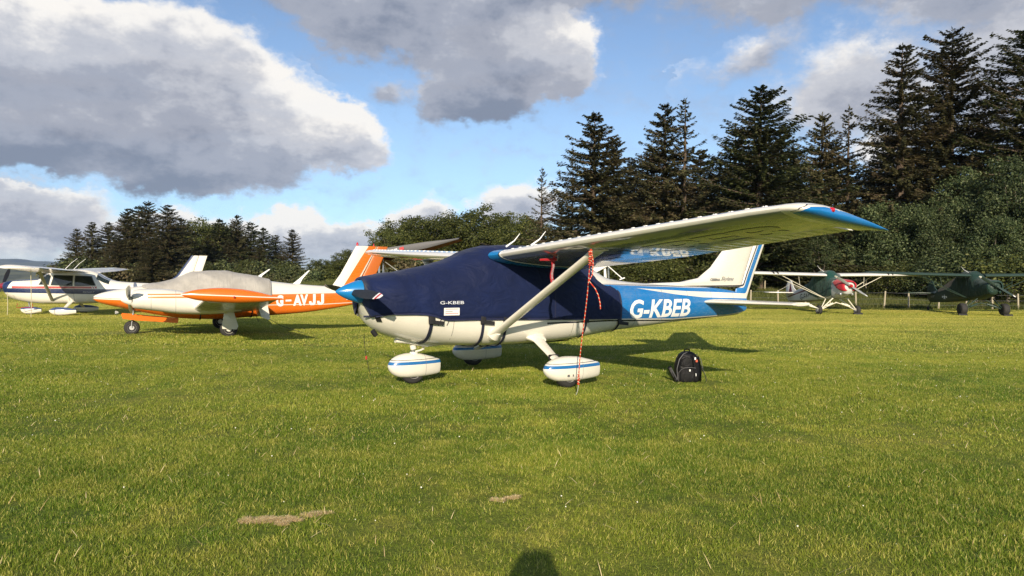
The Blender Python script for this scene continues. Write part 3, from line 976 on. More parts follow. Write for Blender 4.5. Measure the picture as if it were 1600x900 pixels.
_p.inputs['Transmission Weight'].default_value = .55; _p.inputs['IOR'].default_value = 1.25; _p.inputs['Coat Weight'].default_value = .6
M_LENS, _n, _p, _o = new_mat('red_lamp_lens')
_p.inputs['Base Color'].default_value = (.5, .01, .02, 1); _p.inputs['Roughness'].default_value = .08; _p.inputs['Coat Weight'].default_value = 1
M_CLEAR, _n, _p, _o = new_mat('clear_lens')
_p.inputs['Base Color'].default_value = (.8, .8, .78, 1); _p.inputs['Roughness'].default_value = .08; _p.inputs['Transmission Weight'].default_value = .5


def cloth_mat(name, col, rough=.75, wr=1.0, sheen=.2, folds=(1.2, 1.2, 3.0)):
    m, n, p, out = new_mat(name)
    ob = n.t.nodes.new('ShaderNodeTexCoord').outputs['Object']
    v = n.noise(ob, 1.6, 5, .6)
    c = n.mix(n.step(v, .35, .7), tuple(a * .82 for a in col), tuple(min(1, a * 1.18) for a in col))
    n.lk(c, p.inputs['Base Color']); p.inputs['Roughness'].default_value = rough
    p.inputs['Sheen Weight'].default_value = sheen; p.inputs['Specular IOR Level'].default_value = .3
    w1 = n.noise(n.vm('MULTIPLY', ob, folds), 2.4, 4, .55, 1.2)
    w2 = n.noise(ob, 420, 2, .5)
    b = n.t.nodes.new('ShaderNodeBump'); b.inputs['Strength'].default_value = .55 * wr; b.inputs['Distance'].default_value = .05
    n.lk(n.add(w1, n.mul(w2, .02)), b.inputs['Height']); n.t.links.new(b.outputs[0], p.inputs['Normal'])
    return m


# ================================================================= G-KBEB
KX, KY, KYAW = -2.4572, 9.3034, .5603
KB_body = Body([
 (.44, 1.47, 1.17, 1.32, .17, 2.0, 2.0),
 (.46, 1.50, 1.03, 1.30, .36, 2.2, 2.2),
 (.60, 1.535, .82, 1.27, .46, 2.5, 2.3),
 (.80, 1.565, .71, 1.22, .52, 2.7, 2.3),
 (1.10, 1.61, .625, 1.15, .545, 3.0, 2.4),
 (1.57, 1.68, .555, 1.08, .555, 3.0, 2.7),
 (1.85, 1.80, .535, 1.06, .56, 2.8, 3.0),
 (2.20, 1.95, .520, 1.04, .565, 3.0, 3.2),
 (2.70, 2.00, .515, 1.04, .565, 3.6, 3.2),
 (3.40, 2.00, .520, 1.04, .55, 3.6, 3.0),
 (3.85, 1.95, .545, 1.03, .52, 3.0, 2.9),
 (4.30, 1.74, .590, 1.02, .475, 2.6, 2.7),
 (4.75, 1.55, .640, 1.02, .43, 2.4, 2.5),
 (5.50, 1.470, .690, 1.04, .345, 2.5, 2.4),
 (6.50, 1.430, .760, 1.06, .235, 2.5, 2.3),
 (7.40, 1.385, .810, 1.08, .145, 2.4, 2.2),
 (8.10, 1.300, .850, 1.08, .075, 2.2, 2.1),
 (8.40, 1.200, .930, 1.06, .030, 2.0, 2.0)])
K_root = thing('light_aircraft', 'blue and white high wing aircraft lettered G-KBEB under a navy cover', 'aircraft', (KX, KY, 0), KYAW)


# livery, as functions of x and z in the aircraft's own axes
def k_low(n, x): return n.curve(x, [(4.5, .885), (6.2, .832), (7.8, .862), (8.5, .93)])
def k_top(n, x): return n.curve(x, [(4.5, 1.452), (5.6, 1.432), (6.5, 1.418), (8.6, 1.436)])
def k_d(n, x, z):
    te = n.curve(z, [(1.0, 8.345), (1.131, 8.398), (1.669, 8.635), (2.8, 9.20)])
    A = n.sub(z, k_top(n, x)); B = n.sub(n.sub(te, x), .245)
    return n.m('SMOOTH_MIN', A, B, .08)
def k_wide(n, x): return n.curve(x, [(4.5, .22), (5.3, .36), (6.3, .52), (7.3, .75), (8.5, 1.05)])
def k_main(n, x, y, z):
    up_ = n.lt(z, n.curve(x, [(4.5, 1.437), (5.2, 1.385), (6.2, 1.270), (7.0, 1.205), (8.5, 1.165)]))
    return n.mul(n.mul(up_, n.gt(z, k_low(n, x))), n.gt(x, 3.9))
def k_stripe(a, b):
    def f(n, x, y, z):
        d = n.m('DIVIDE', k_d(n, x, z), k_wide(n, x))
        return n.mul(n.mul(n.lt(d, -a), n.gt(d, -b)), n.gt(x, 3.9))
    return f
def k_lowline(a, b):
    def f(n, x, y, z):
        d = n.sub(k_low(n, x), z)
        return n.mul(n.mul(n.gt(d, a), n.lt(d, b)), n.gt(x, 3.2))
    return f
BLUE = (.005, .165, .46)
M_KB = paint('blue_and_white_livery', WHITE, .26, [(k_stripe(0.0, .032), (.012, .014, .03)), (k_stripe(.052, .165), BLUE), (k_main, BLUE), (k_lowline(.022, .048), (.012, .014, .03)), (lambda n, x, y, z: n.mul(n.mul(n.lt(n.m('ABSOLUTE', n.sub(n.m('FRACT', n.mul(x, 1.45)), .5)), .0055), n.gt(x, 4.9)), n.lt(z, 1.36)), (.06, .16, .30))], coat=.6, grime=.2)
K_f = KB_body.mesh('fuselage', M_KB, K_root, m=56, nx=64)
# panel seams, cowl louvres
for xs_, z0_, z1_ in ((1.60, .60, .97), (3.72, .58, .86), (2.05, .58, .93)):
    KB_body.patch('panel_seam', M_LINE, K_f, [(xs_, z0_), (xs_ + .006, z0_), (xs_ + .006, z1_), (xs_, z1_)], .002)
for i in range(3):
    x_ = 1.36 + i * .065
    KB_body.patch('cowl_louvre', M_LINE, K_f, [(x_, .865), (x_ + .016, .865), (x_ + .052, .955), (x_ + .036, .955)], .004)
Geo().tube([(1.15, -.06, .60), (1.42, -.05, .57), (1.55, -.05, .60)], [.02, .05, .02], 10).obj('cowl_flap', M_WHITE, K_f)
Geo().lathe((.56, -.12, .80), (.55, 0, -.7), [(0, .0), (.005, .036), (.09, .034), (.10, .022), (.1, 0)], 14).obj('exhaust_pipe', M_DARK, K_f)
Geo().tube([(4.0, -.02, .52), (3.5, -.03, .505), (3.15, -.05, .51), (2.9, -.1, .53)], .012, 6).obj('belly_hose', M_DARK, K_f)
# lettering on the rear fuselage
text_on('registration_letters', 'G-KBEB', M_LETTER, K_f, 4.995, .862, 1.62, .325, lambda u, v: (u, -(KB_body.halfy(u, v) + .004), v), .026, .16)
text_on('registration_letters', 'G-KBEB', M_LETTER, K_f, 4.995, .862, 1.62, .325, lambda u, v: (11.61 - u, (KB_body.halfy(11.61 - u, v) + .004), v), .026, .16)

Body([(.95, .66, .60, .63, .05, 2, 2), (1.15, .66, .575, .62, .085, 2, 2), (1.40, .62, .525, .58, .09, 2, 2), (1.66, .58, .535, .56, .04, 2, 2)]).mesh('nose_leg_fairing', M_WHITE, K_f, m=20, nx=12)

# spinner and propeller
Geo().lathe((.080, 0, 1.33), (1, 0, 0), [(0, .0), (.012, .018), (.05, .045), (.12, .085), (.2, .118), (.28, .147), (.35, .165), (.352, .0)], 36).obj('spinner', M_BLUE, K_root)
M_PROPTIP = paint('black_blade_with_banded_tip', (.010, .010, .011), .55, [
    (lambda n, x, y, z: n.gt(n.m('ABSOLUTE', y), .955), (.8, .8, .78)),
    (lambda n, x, y, z: n.mul(n.gt(n.m('ABSOLUTE', y), 1.005), n.lt(n.m('ABSOLUTE', y), 1.065)), (.5, .02, .03))])
for s_, dz_ in ((-1, -.03), (1, .045)):
    pb = blade(Geo(), (.29, 0, 1.33), (0, s_, dz_), (1, 0, 0), 1.14, .150, .55, .95, .12).obj('propeller_blade', M_PROPTIP, K_root)

# wings
FOIL_INC[0] = .112
def k_wing_st(dz): return [(.56, 2.22, 1.60, 1.865, .125), (2.6, 2.25, 1.60, 1.865 + dz * .42, .125), (4.9, 2.40, 1.27, 1.865 + dz * .95, .115), (5.22, 2.43, 1.22, 1.865 + dz, .11)]
M_WTOP, n, p, out = new_mat('glossy_wing_shaded_below')
ob = n.t.nodes.new('ShaderNodeTexCoord').outputs['Object']
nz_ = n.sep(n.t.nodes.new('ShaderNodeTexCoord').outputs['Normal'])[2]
n.lk(n.mix(n.lt(nz_, -.80), (.84, .80, .71), (.27, .28, .28)), p.inputs['Base Color']); p.inputs['Roughness'].default_value = .17  # white wing; underside shade painted in as grey on downward faces
p.inputs['Coat Weight'].default_value = 1.0; p.inputs['Coat Roughness'].default_value = .03
p.inputs['Coat IOR'].default_value = 1.5
bb = n.t.nodes.new('ShaderNodeBump'); bb.inputs['Strength'].default_value = .35; bb.inputs['Distance'].default_value = .012
n.lk(n.add(n.noise(n.vm('MULTIPLY', ob, (.7, 2.2, 1)), 1.6, 3, .5), n.mul(n.noise(n.vm('MULTIPLY', ob, (8, 2, 1)), 2, 2, .5), .08)), bb.inputs['Height'])
n.t.links.new(bb.outputs[0], p.inputs['Normal']); n.t.links.new(bb.outputs[0], p.inputs['Coat Normal'])
M_RIB, n, p, out = new_mat('corrugated_control_surface')
ob = n.t.nodes.new('ShaderNodeTexCoord').outputs['Object']
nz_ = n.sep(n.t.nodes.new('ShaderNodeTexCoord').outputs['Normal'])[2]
n.lk(n.mix(n.lt(nz_, -.80), (.84, .80, .71), (.27, .28, .28)), p.inputs['Base Color']); p.inputs['Roughness'].default_value = .2; p.inputs['Coat Weight'].default_value = .8  # same painted shade: downward faces of the white surface greyed
wv = n.t.nodes.new('ShaderNodeTexWave'); wv.bands_direction = 'Y'; wv.inputs['Scale'].default_value = 2.1; n.lk(ob, wv.inputs['Vector'])
bb = n.t.nodes.new('ShaderNodeBump'); bb.inputs['Strength'].default_value = .8; bb.inputs['Distance'].default_value = .02
n.t.links.new(wv.outputs['Fac'], bb.inputs['Height']); n.t.links.new(bb.outputs[0], p.inputs['Normal'])
vg_me = None
for side, dz_ in ((1, .33), (-1, .19)):
    st = k_wing_st(dz_)
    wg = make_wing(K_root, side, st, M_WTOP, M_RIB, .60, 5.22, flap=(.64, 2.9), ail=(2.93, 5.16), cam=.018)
    # root fairing in light blue with a dark line
    def ring(yn, a=0, b=1.0, g=1.0, n_=14):
        xl, ch, zl, t = sect(st, yn)
        r = foil_ring(-side * yn, xl - (g - 1) * ch * .4, ch * g, zl - (g - 1) * .03, t * (1 + (g - 1) * 2), a, b, n_, .018)
        return r
    Geo().loft([ring(.47, g=1.05), ring(.56, g=1.035), ring(.63, g=1.015), ring(.70, g=1.008)]).obj('wing_root_fairing', M_BLUE, wg)
    Geo().loft([ring(.70, g=1.010), ring(.725, g=1.010)]).obj('dark_trim_line', M_DARK, wg)
    Geo().loft([ring(.725, g=1.009), ring(.75, g=1.006)]).obj('white_trim_line', M_LETTER, wg)
    # wing tip: closes the section and sweeps back into a drooping tail
    def tipmask(lo, hi):
        def f(n, x, y, z):
            za = n.add(n.mul(n.sub(x, 2.43), n.curve(x, [(2.4, -.0), (3.8, -.06)])), 1.865 + dz_)
            top = n.curve(x, [(2.47, -.03), (2.56, .018), (2.75, .048), (3.05, .050), (3.4, .034), (3.75, .018)])
            bot = n.curve(x, [(2.47, -.031), (2.55, -.075), (2.8, -.12), (3.2, -.15), (3.85, -.18)])
            zz = n.add(n.sub(z, 1.865 + dz_), n.mul(n.sub(x, 2.43), .112))
            return n.mul(n.mul(n.lt(zz, n.add(top, hi)), n.gt(zz, n.sub(bot, lo))), n.mul(n.gt(n.m('ABSOLUTE', y), 5.30), n.gt(x, n.sub(2.50, hi))))
        return f
    M_TIP = paint('wing_tip_paint', WHITE, .25, [(tipmask(.03, .028), (.02, .02, .04)), (tipmask(.03, .022), WHITE), (tipmask(.02, .0), BLUE)], coat=.6)
    rings = []
    for yn, dx, cs, ts, dd_ in ((5.215, 0, 1.22, .11, 0), (5.30, .01, 1.225, .112, 0), (5.37, .03, 1.225, .108, -.004), (5.42, .06, 1.215, .095, -.010), (5.455, .12, 1.17, .070, -.018), (5.475, .22, 1.08, .036, -.022)):
        r = foil_ring(-side * yn, 2.43 + dx, cs, 1.865 + dz_ + dd_, ts, 0, 1, 18, .018)
        rings.append([(x_, y_, z_ - .012 * max(0, (x_ - 2.9)) ** 1.3) for x_, y_, z_ in r])
    tip = Geo().loft(rings).obj('wing_tip', M_TIP, wg, angle=60)
    Geo().lathe((2.83, -side * 5.44, 1.865 + dz_ - .01), (.3, -side, 0), [(0, 0), (0, .024), (.03, .024), (.048, .016), (.052, 0)], 14).obj('navigation_light', M_LENS, tip)
    Geo().lathe((2.93, -side * 5.43, 1.865 + dz_ - .016), (.3, -side, 0), [(0, 0), (0, .02), (.03, .02), (.04, .014), (.045, 0)], 14).obj('strobe_light', M_CLEAR, tip)
    # fuel-vent, landing light window
    # vortex generators in pairs along the top of the leading edge
    for i in range(23):
        yn = .86 + i * .188
        xl, ch, zl, t = sect(st, yn)
        fu = foil(.09, t, .018)[0]
        if vg_me is None:
            g = Geo()
            for q in (-1, 1):
                g.box((0, q * .020, .002), (.032, .004, .012), Matrix.Rotation(q * .28, 3, 'Z'))
            g.box((0, 0, -.003), (.05, .055, .003))
            o = g.obj('vortex_generator', M_LETTER, wg, smooth=False); vg_me = o.data
        else: o = link('vortex_generator', vg_me, wg)
        o.location = (xl + .09 * ch, -side * yn, zl + fu * ch - .09 * ch * FOIL_INC[0]); o.scale = (.8, .75 + .1 * math.sin(i * 2.3), .75)
    # strut with end fairings
    yt_ = 2.58; zt_ = 1.865 + dz_ * .42 - .045
    a = Vector((2.27, -side * .50, .70)); b = Vector((2.60, -side * yt_, zt_))
    g = Geo(); rings = []
    ax = (b - a).normalized()
    for t in [0, .05, .12, .5, .88, .95, 1.0]:
        p_ = a.lerp(b, t); cw, th = (.078, .034) if .1 < t < .9 else ((.105, .052) if t in (0, 1.0) else (.092, .042))
        v = Vector((1, 0, 0)); w_ = ax.cross(v).normalized(); v = w_.cross(ax)
        rings.append([p_ + v * cw * math.cos(2 * PI * k / 20) * (1 if math.cos(2 * PI * k / 20) < 0 else 1.25) + w_ * th * math.sin(2 * PI * k / 20) for k in range(20)])
    so = g.loft(rings).obj('wing_strut', M_WHITE, K_root)
    Geo().lathe(tuple(a - ax * .06), tuple(ax), [(0, .0), (.01, .075), (.08, .10), (.18, .06), (.2, 0)], 18).obj('strut_fairing', M_WHITE, so)
    Geo().lathe(tuple(b - ax * .10), tuple(ax), [(0, .0), (.02, .055), (.08, .075), (.12, .095), (.17, .11), (.175, 0)], 18).obj('strut_fairing', M_WHITE, so)
    Geo().box((b.x + .12, b.y - side * .05, b.z + .03), (.30, .09, .03)).obj('strut_fairing', M_WHITE, so, bevel=.008)
    if side == 1:
        # registration under the port wing, dark in the shade
        def under(u, v):
            yn = 5.0 - (u - 0); x_ = v
            xl, ch, zl, t = sect(st, yn)
            return (x_, -yn, zl + foil(max(0, min(1, (x_ - xl) / ch)), t, .018)[1] * ch - .004 - (x_ - xl) * .112)
        text_on('underwing_letters', 'G-KBEB', paint('dark_blue_lettering', (.01, .03, .10), .2, coat=1), wg, .15, 2.75, 3.3, .55, lambda u, v: under(5.0 - 1.55 - u + 0.0 + 0, 2.75 + 3.30 - v + 0) if False else under(3.6 - u, v), .04, 0)
        # pitot head
        Geo().tube([(2.62, -1.62, 1.86), (2.60, -1.62, 1.79), (2.42, -1.62, 1.785)], .010, 8).obj('pitot_tube', M_STEEL, wg)
# aerials on the cabin roof
for y_ in (-.62, -1.28):
    Geo().tube([(2.40, y_, 1.99), (2.53, y_ - .02, 2.08), (2.62, y_ - .03, 2.19)], [.014, .009, .004], 8).obj('aerial', M_LETTER, K_root)

FOIL_INC[0] = 0.0
# landing gear
M_FAIR = paint('wheel_fairing_paint', WHITE, .26, [
    (lambda n, x, y, z: n.mul(n.gt(z, .352), n.lt(z, .360)), (.02, .03, .05)),
    (lambda n, x, y, z: n.mul(n.gt(z, .288), n.lt(z, .332)), (.01, .13, .36)),
    (lambda n, x, y, z: n.mul(n.gt(n.add(x, n.mul(y, 0.0)), n.curve(y, [(-2, 3.16), (-.5, 3.16), (-.3, 1.38), (.3, 1.38), (.5, 3.16), (2, 3.16)])), n.lt(n.add(x, 0.0), n.curve(y, [(-2, 3.165), (-.5, 3.165), (-.3, 1.385), (.3, 1.385), (.5, 3.165), (2, 3.165)]))), (.2, .2, .2))], coat=.5)


def fairing(x0, yn, ln, zs=1.0):
    """wheel spat: blunt nose, long tapering tail cut off square"""
    B = Body([(x0, .275, .255, .265, .02, 2, 2), (x0 + .03 * ln, .335, .20, .27, .065, 2, 2), (x0 + .10 * ln, .385, .145, .27, .10, 2.1, 2.2),
              (x0 + .22 * ln, .425, .105, .27, .128, 2.2, 2.6), (x0 + .38 * ln, .445, .095, .27, .138, 2.2, 3.0), (x0 + .55 * ln, .438, .095, .27, .132, 2.2, 3.0),
              (x0 + .78 * ln, .395, .105, .27, .10, 2.2, 2.8), (x0 + .97 * ln, .345, .125, .265, .055, 2.2, 2.4), (x0 + ln, .335, .135, .26, .045, 2.2, 2.2)], yc=-yn)
    return B.mesh('wheel_fairing', M_FAIR, K_root, m=36, nx=26, angle=45)


for side in (1, -1):
    f_ = fairing(2.575, side * 1.37, .955)
    wheel(f_, 2.97, side * 1.37, .20, .20, .15, M_TYRE, M_RIM, 'tyre')
    leg = Geo(); rings = []
    pts_ = [(3.04, .44, .66), (3.02, .62, .575), (2.99, 1.0, .40), (2.97, 1.30, .29)]
    for (px_, yn, z_), cw, th in zip(pts_, (.12, .095, .075, .065), (.05, .035, .028, .026)):
        rings.append([(px_ + cw * math.cos(2 * PI * k / 16), -side * (yn + th * .6 * math.sin(2 * PI * k / 16)), z_ + th * math.sin(2 * PI * k / 16)) for k in range(16)])
    lg = leg.loft(rings).obj('main_leg', M_WHITE, K_root)
    Geo().loft([[(3.04 + cw * math.cos(2 * PI * k / 18), -side * (yn + .0), z_ + th * math.sin(2 * PI * k / 18)) for k in range(18)] for yn, z_, cw, th in ((.40, .66, .20, .09), (.50, .63, .16, .065), (.58, .60, .12, .05))]).obj('leg_fairing', M_WHITE, lg)
    Geo().box((2.985, -side * 1.02, .398), (.17, .02, .07)).obj('leg_step', M_DARK, lg)
    for dx in (-.10, -.02):
        Geo().box((3.0 + dx, -side * 1.505, .19), (.035 if dx < -.05 else .016, .01, .028)).obj('fairing_plate', M_LINE, f_)
f_ = fairing(.845, 0, .80)
wheel(f_, 1.22, 0, .18, .18, .13, M_TYRE, M_RIM, 'tyre')
nl = Geo().tube([(1.20, 0, .66), (1.22, 0, .50), (1.235, 0, .42)], [.032, .032, .032], 14).obj('nose_leg', M_STEEL, K_root)
Geo().tube([(1.222, 0, .56), (1.232, 0, .50)], [.045, .045], 14).obj('strut_collar', M_WHITE, nl)
Geo().tube([(1.24, 0, .60), (1.36, 0, .545), (1.40, 0, .50)], .014, 8).tube([(1.25, 0, .46), (1.34, 0, .475), (1.40, 0, .50)], .014, 8).obj('torque_link', M_WHITE, nl)
Geo().tube([(1.235, 0, .46), (1.24, 0, .40)], [.055, .075], 16).obj('fork_boot', M_WHITE, nl)

# tail
def fin_plate(name, poly, th_, mat, parent):
    """vertical surface: poly in (x,z) wrapped round a lens section"""
    xs_ = [p[0] for p in poly]
    zs_ = sorted(set(round(p[1], 4) for p in poly))
    zmin, zmax = zs_[0], zs_[-1]
    lv = sorted(set(zs_ + [zmin + (zmax - zmin) * i / 12 for i in range(13)]))
    rings = []
    for z in lv:
        hit = []
        for i in range(len(poly)):
            (x0, z0), (x1, z1) = poly[i], poly[(i + 1) % len(poly)]
            if min(z0, z1) - 1e-6 <= z <= max(z0, z1) + 1e-6:
                if abs(z1 - z0) < 1e-6: hit += [x0, x1]
                else: hit.append(x0 + (x1 - x0) * (z - z0) / (z1 - z0))
        a, b = min(hit), max(hit)
        if b - a < .01: b = a + .01
        t = th_ * min(1, (b - a) / .9 + .25)
        rr = []
        for k in range(20):
            an = 2 * PI * k / 20
            cx = (1 - math.cos(an)) / 2
            y = math.copysign(t / 2 * (abs(math.sin(an)) ** .8) * (1.25 - .75 * cx), math.sin(an))
            rr.append((a + (b - a) * cx, y, z))
        rings.append(rr)
    return Geo().loft(rings).obj(name, mat, parent, angle=45)


fin = fin_plate('fin', [(5.55, 1.40), (5.58, 1.458), (6.53, 1.484), (7.03, 1.560), (7.37, 1.768), (7.69, 2.09), (8.30, 2.74), (8.80, 2.74), (8.235, 1.40)], .13, M_KB, K_root)
fin_plate('rudder', [(8.25, 1.40), (8.812, 2.74), (9.17, 2.74), (8.645, 1.669), (8.40, 1.12), (8.05, 1.12), (8.10, 1.36)], .09, M_KB, K_root)
Geo().box((8.62, -.05, 1.60), (.06, .02, .012)).obj('rudder_trim_horn', M_DARK, fin)
for i in range(9):                                                  # ribs of the fin skin, raised seams
    pass
text_on('maker_script', 'Skylane', M_LINE, fin, 7.60, 1.500, .36, .095, lambda u, v: (u, -.0700, v), .0, .5)
text_on('maker_name', 'CESSNA', M_LINE, fin, 7.30, 1.510, .27, .050, lambda u, v: (u, -.0715, v), .03, 0)
for side in (1, -1):
    st = [(.08, 7.00, 1.20, 1.118, .09), (1.74, 7.42, .86, 1.124, .08)]
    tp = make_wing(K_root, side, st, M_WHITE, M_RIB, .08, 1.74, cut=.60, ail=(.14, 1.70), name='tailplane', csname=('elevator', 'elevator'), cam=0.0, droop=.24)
    Geo().loft([foil_ring(-side * yn, 7.42 + dx, .53 - dx, 1.124, .10, 0, 1, 10, 0) for yn, dx in ((1.742, 0), (1.77, .01), (1.785, .05))]).obj('tailplane_tip', M_WHITE, tp)

# ---------------------------------------------------------------- the navy cover
M_NAVY = cloth_mat('navy_canvas', (.0022, .0092, .052), .72, 1.5, .06, (1.0, 1.0, 1.6))
KC = Body([
 (.425, 1.50, 1.16, 1.33, .19, 2.0, 2.0),
 (.437, 1.525, .985, 1.30, .40, 2.2, 2.3),
 (.60, 1.560, .785, 1.27, .495, 2.4, 2.3),
 (.80, 1.592, .68, 1.22, .552, 2.5, 2.3),
 (1.10, 1.642, .605, 1.15, .568, 2.5, 2.4),
 (1.57, 1.735, .535, 1.08, .580, 2.45, 2.7),
 (1.85, 1.855, .515, 1.06, .585, 2.45, 3.0),
 (2.20, 1.985, .500, 1.04, .590, 2.8, 3.2),
 (2.60, 2.030, .495, 1.04, .590, 3.2, 3.2),
 (3.40, 2.040, .500, 1.04, .580, 3.2, 3.0),
 (3.80, 2.030, .525, 1.03, .560, 2.8, 2.9),
 (4.10, 1.885, .560, 1.03, .535, 2.2, 2.8),
 (4.45, 1.680, .595, 1.02, .495, 2.1, 2.6),
 (4.72, 1.530, .620, 1.02, .455, 2.2, 2.5),
 (4.78, 1.490, .630, 1.02, .435, 2.3, 2.5)])


def cover_edge(x):
    return float(np.interp(x, [.42, .46, .52, .70, 1.0, 1.18, 1.32, 1.42, 1.50, 1.62, 2.0, 2.6, 3.3, 4.78],
                              [.98, .985, 1.0, 1.035, 1.03, 1.02, .99, .955, .935, .935, .935, .925, .905, .872]))


def cover_shell(name, body, edge, x0, x1, nx, mat, parent, amp=.012, nth=44, hem=True, seed=0, crease=1.0):
    rings = []
    for i in range(nx + 1):
        x = x0 + (x1 - x0) * i / nx
        if i == 0: x = x0
        e = max(edge(x), body.at(x)[1] + .02)
        t0 = body.theta(x, e)
        t1 = PI - t0
        rr = []
        for k in range(nth + 1):
            th = t0 + (t1 - t0) * k / nth
            q = Vector(body.pt(x, th)); 
            lo = min(1, max(0, (q.z - e) / .35))
            wv_ = mnoise.noise((q.x * 1.1 + seed, q.y * 1.3, q.z * 2.2)) * 1.3 + mnoise.noise((q.x * 3.1 + q.z * 2.2, q.y * 2 + seed, q.z * .9)) * .8
            nrm = Vector((0, q.y - body.yc, (q.z - body.at(x)[2]) * .8)).normalized()
            fo = .16 - min(.16, abs(mnoise.noise((q.x * 1.6 + q.z * 1.1 + seed, q.y * .8, q.z * 1.5 - q.x * .5))))
            q += nrm * (amp * (wv_ + 7 * fo * crease) * (.5 + .5 * lo))
            rr.append(q)
        rings.append(rr)
    g = Geo(); g.loft(rings, caps=False, closed=False)
    o = g.obj(name, mat, parent, angle=80)
    sd = o.modifiers.new('cloth_thickness', 'SOLIDIFY'); sd.thickness = .005; sd.offset = 1
    return o


K_cov = thing('aircraft_cover', 'navy canvas cover strapped over the cowling and cabin of the blue and white aircraft', 'aircraft cover', (KX, KY, 0), KYAW)
cs_ = cover_shell('cover_cloth', KC, cover_edge, .425, 4.78, 96, M_NAVY, K_cov, .011)
# hem along the lower edge
M_HEM = cloth_mat('navy_hem', (.008, .012, .05), .7, .3)
for side in (1, -1):
    g = Geo(); rings = []
    for i in range(61):
        x = .44 + (4.77 - .44) * i / 60
        e = cover_edge(x)
        rings.append([(x, -side * (KC.halfy(x, e) + d_), e + h_) for d_, h_ in ((.0, -.004), (.009, -.004), (.009, .022), (.0, .022))])
    g.loft(rings).obj('hem', M_HEM, cs_)
# rear seam band and front skirt under the spinner
KC.strap('seam_band', M_HEM, cs_, [(KC.theta(4.76, .87), 4.765), (PI - KC.theta(4.76, .87), 4.765)], .045, .006, .006, 40)
KC.strap('seam_band', M_HEM, cs_, [(KC.theta(3.3, .92), 3.32), (PI - KC.theta(3.3, .92), 3.32)], .018, .006, .003, 40)
M_NAVYSTRAP = paint('navy_webbing', (.008, .011, .03), .75)
for side in (1, -1):
    Geo().loft([[(x_, -side * (KB_body.halfy(max(.47, x_), z_) + .02 + d_), z_) for x_, d_ in ((x0_ - .025, 0), (x0_ + .025, 0), (x0_ + .025, .012), (x0_ - .025, .012))] for x0_, z_ in ((.50, 1.10), (.54, 1.0), (.58, .93))]).obj('nose_tab', M_DARK, K_cov)


def th_port(b, x, z): return b.theta(x, z)


def belly_strap(xt, zt, xb, wd, tail=True):
    """webbing from the hem on one side under the belly to the other"""
    t0 = KB_body.theta(xt, zt)
    s_ = KB_body.strap('strap', M_NAVYSTRAP, K_cov, [(t0, xt), (-PI / 2, xb), (-PI - t0, xt)], wd, .012, .006, 44)
    for side in (1, -1):
        y_ = KB_body.halfy(xt, zt - .02) + .022
        Geo().box((xt - .005, -side * y_, zt - .015), (wd * 2.0, .03, .13), Matrix.Rotation(-.1 * side, 3, 'X')).obj('buckle', M_DARK, s_, bevel=.004)
        if tail:
            Geo().box((xt + .09, -side * (y_ + .012), zt - .065), (.17, .012, .055), Matrix.Rotation(.12, 3, 'Y')).obj('strap_end', M_DARK, s_)
    return s_


belly_strap(1.26, .975, .78, .046)
belly_strap(2.06, .955, 1.72, .042)
belly_strap(2.44, .945, 2.18, .040, False)
belly_strap(3.98, .915, 3.80, .040, False)
belly_strap(4.76, .86, 4.70, .035)
# small print on the cover
M_PRINT = paint('grey_print', (.55, .57, .62), .7)
text_on('cover_lettering', 'G-KBEB', M_PRINT, cs_, 1.36, 1.165, .37, .045, lambda u, v: (u, -(KC.halfy(u, v) + .026), v), .015, 0, .05)
KC.patch('label_patch', paint('white_label', (.75, .74, .72), .7), cs_, [(1.42, 1.01), (1.66, 1.01), (1.66, 1.115), (1.42, 1.115)], .022)
for v0_, c_ in ((1.095, M_RED), (1.035, M_RED), (1.06, M_NAVYSTRAP)):
    text_on('label_print', 'ALL WEATHER COVERS' if v0_ != 1.06 else 'REMOVE', c_, cs_, 1.44 if v0_ != 1.06 else 1.52, v0_ - .006, .2 if v0_ != 1.06 else .06, .012 if v0_ != 1.06 else .02, lambda u, v: (u, -(KC.halfy(u, v) + .024), v), 0, 0, .05) if False else KC.patch('label_stripe', c_, cs_, [(1.44, v0_), (1.64 - .09 * (v0_ == 1.06), v0_), (1.64 - .09 * (v0_ == 1.06), v0_ + .006), (1.44, v0_ + .006)], .024)

# ---------------------------------------------------------------- red pitot cover with its streamer
kc, ks = math.cos(KYAW), math.sin(KYAW)
def kw(x, yn, z): return Vector((KX + x * kc + yn * ks, KY + x * ks - yn * kc, z))
pc = thing('pitot_cover', 'red pitot cover with a hanging warning streamer under the near wing', 'pitot cover', kw(2.48, 1.62, 1.39), KYAW)
M_FLAG = cloth_mat('red_streamer', (.42, .010, .022), .6, .5)
Geo().tube([(-.16, 0, .395), (-.02, 0, .40), (.10, 0, .405)], [.014, .020, .020], 12).obj('tube_sleeve', M_FLAG, pc)
Geo().tube([(.06, 0, .40), (.07, 0, .46), (.08, 0, .48)], .014, 8).obj('hanging_loop', M_FLAG, pc)
g = Geo(); R_ = []
for i in range(22):
    t = i / 21; z_ = .40 - .40 * t
    tw = math.sin(t * 5) * .35; sw = .012 * math.sin(t * 9)
    hw_ = .030 - .006 * t
    R_.append([(.04 + sw + hw_ * math.cos(tw) * s1 - .003 * math.sin(tw) * s2, hw_ * math.sin(tw) * s1 + .003 * s2, z_) for s1, s2 in ((-1, -1), (1, -1), (1, 1), (-1, 1))])
fl = g.loft(R_).obj('streamer', M_FLAG, pc)
for k, (z0_, z1_) in enumerate(((.245, .10),)):
    text_on('streamer_lettering', 'REMOVE BEFORE FLIGHT', M_PRINT, fl, 0, 0, .30, .030, lambda u, v: (.04 + .012 * math.sin((.40 - (.34 - u)) / .40 * 9) - .015 + v, -.010, .34 - u), .0, 0, .05)

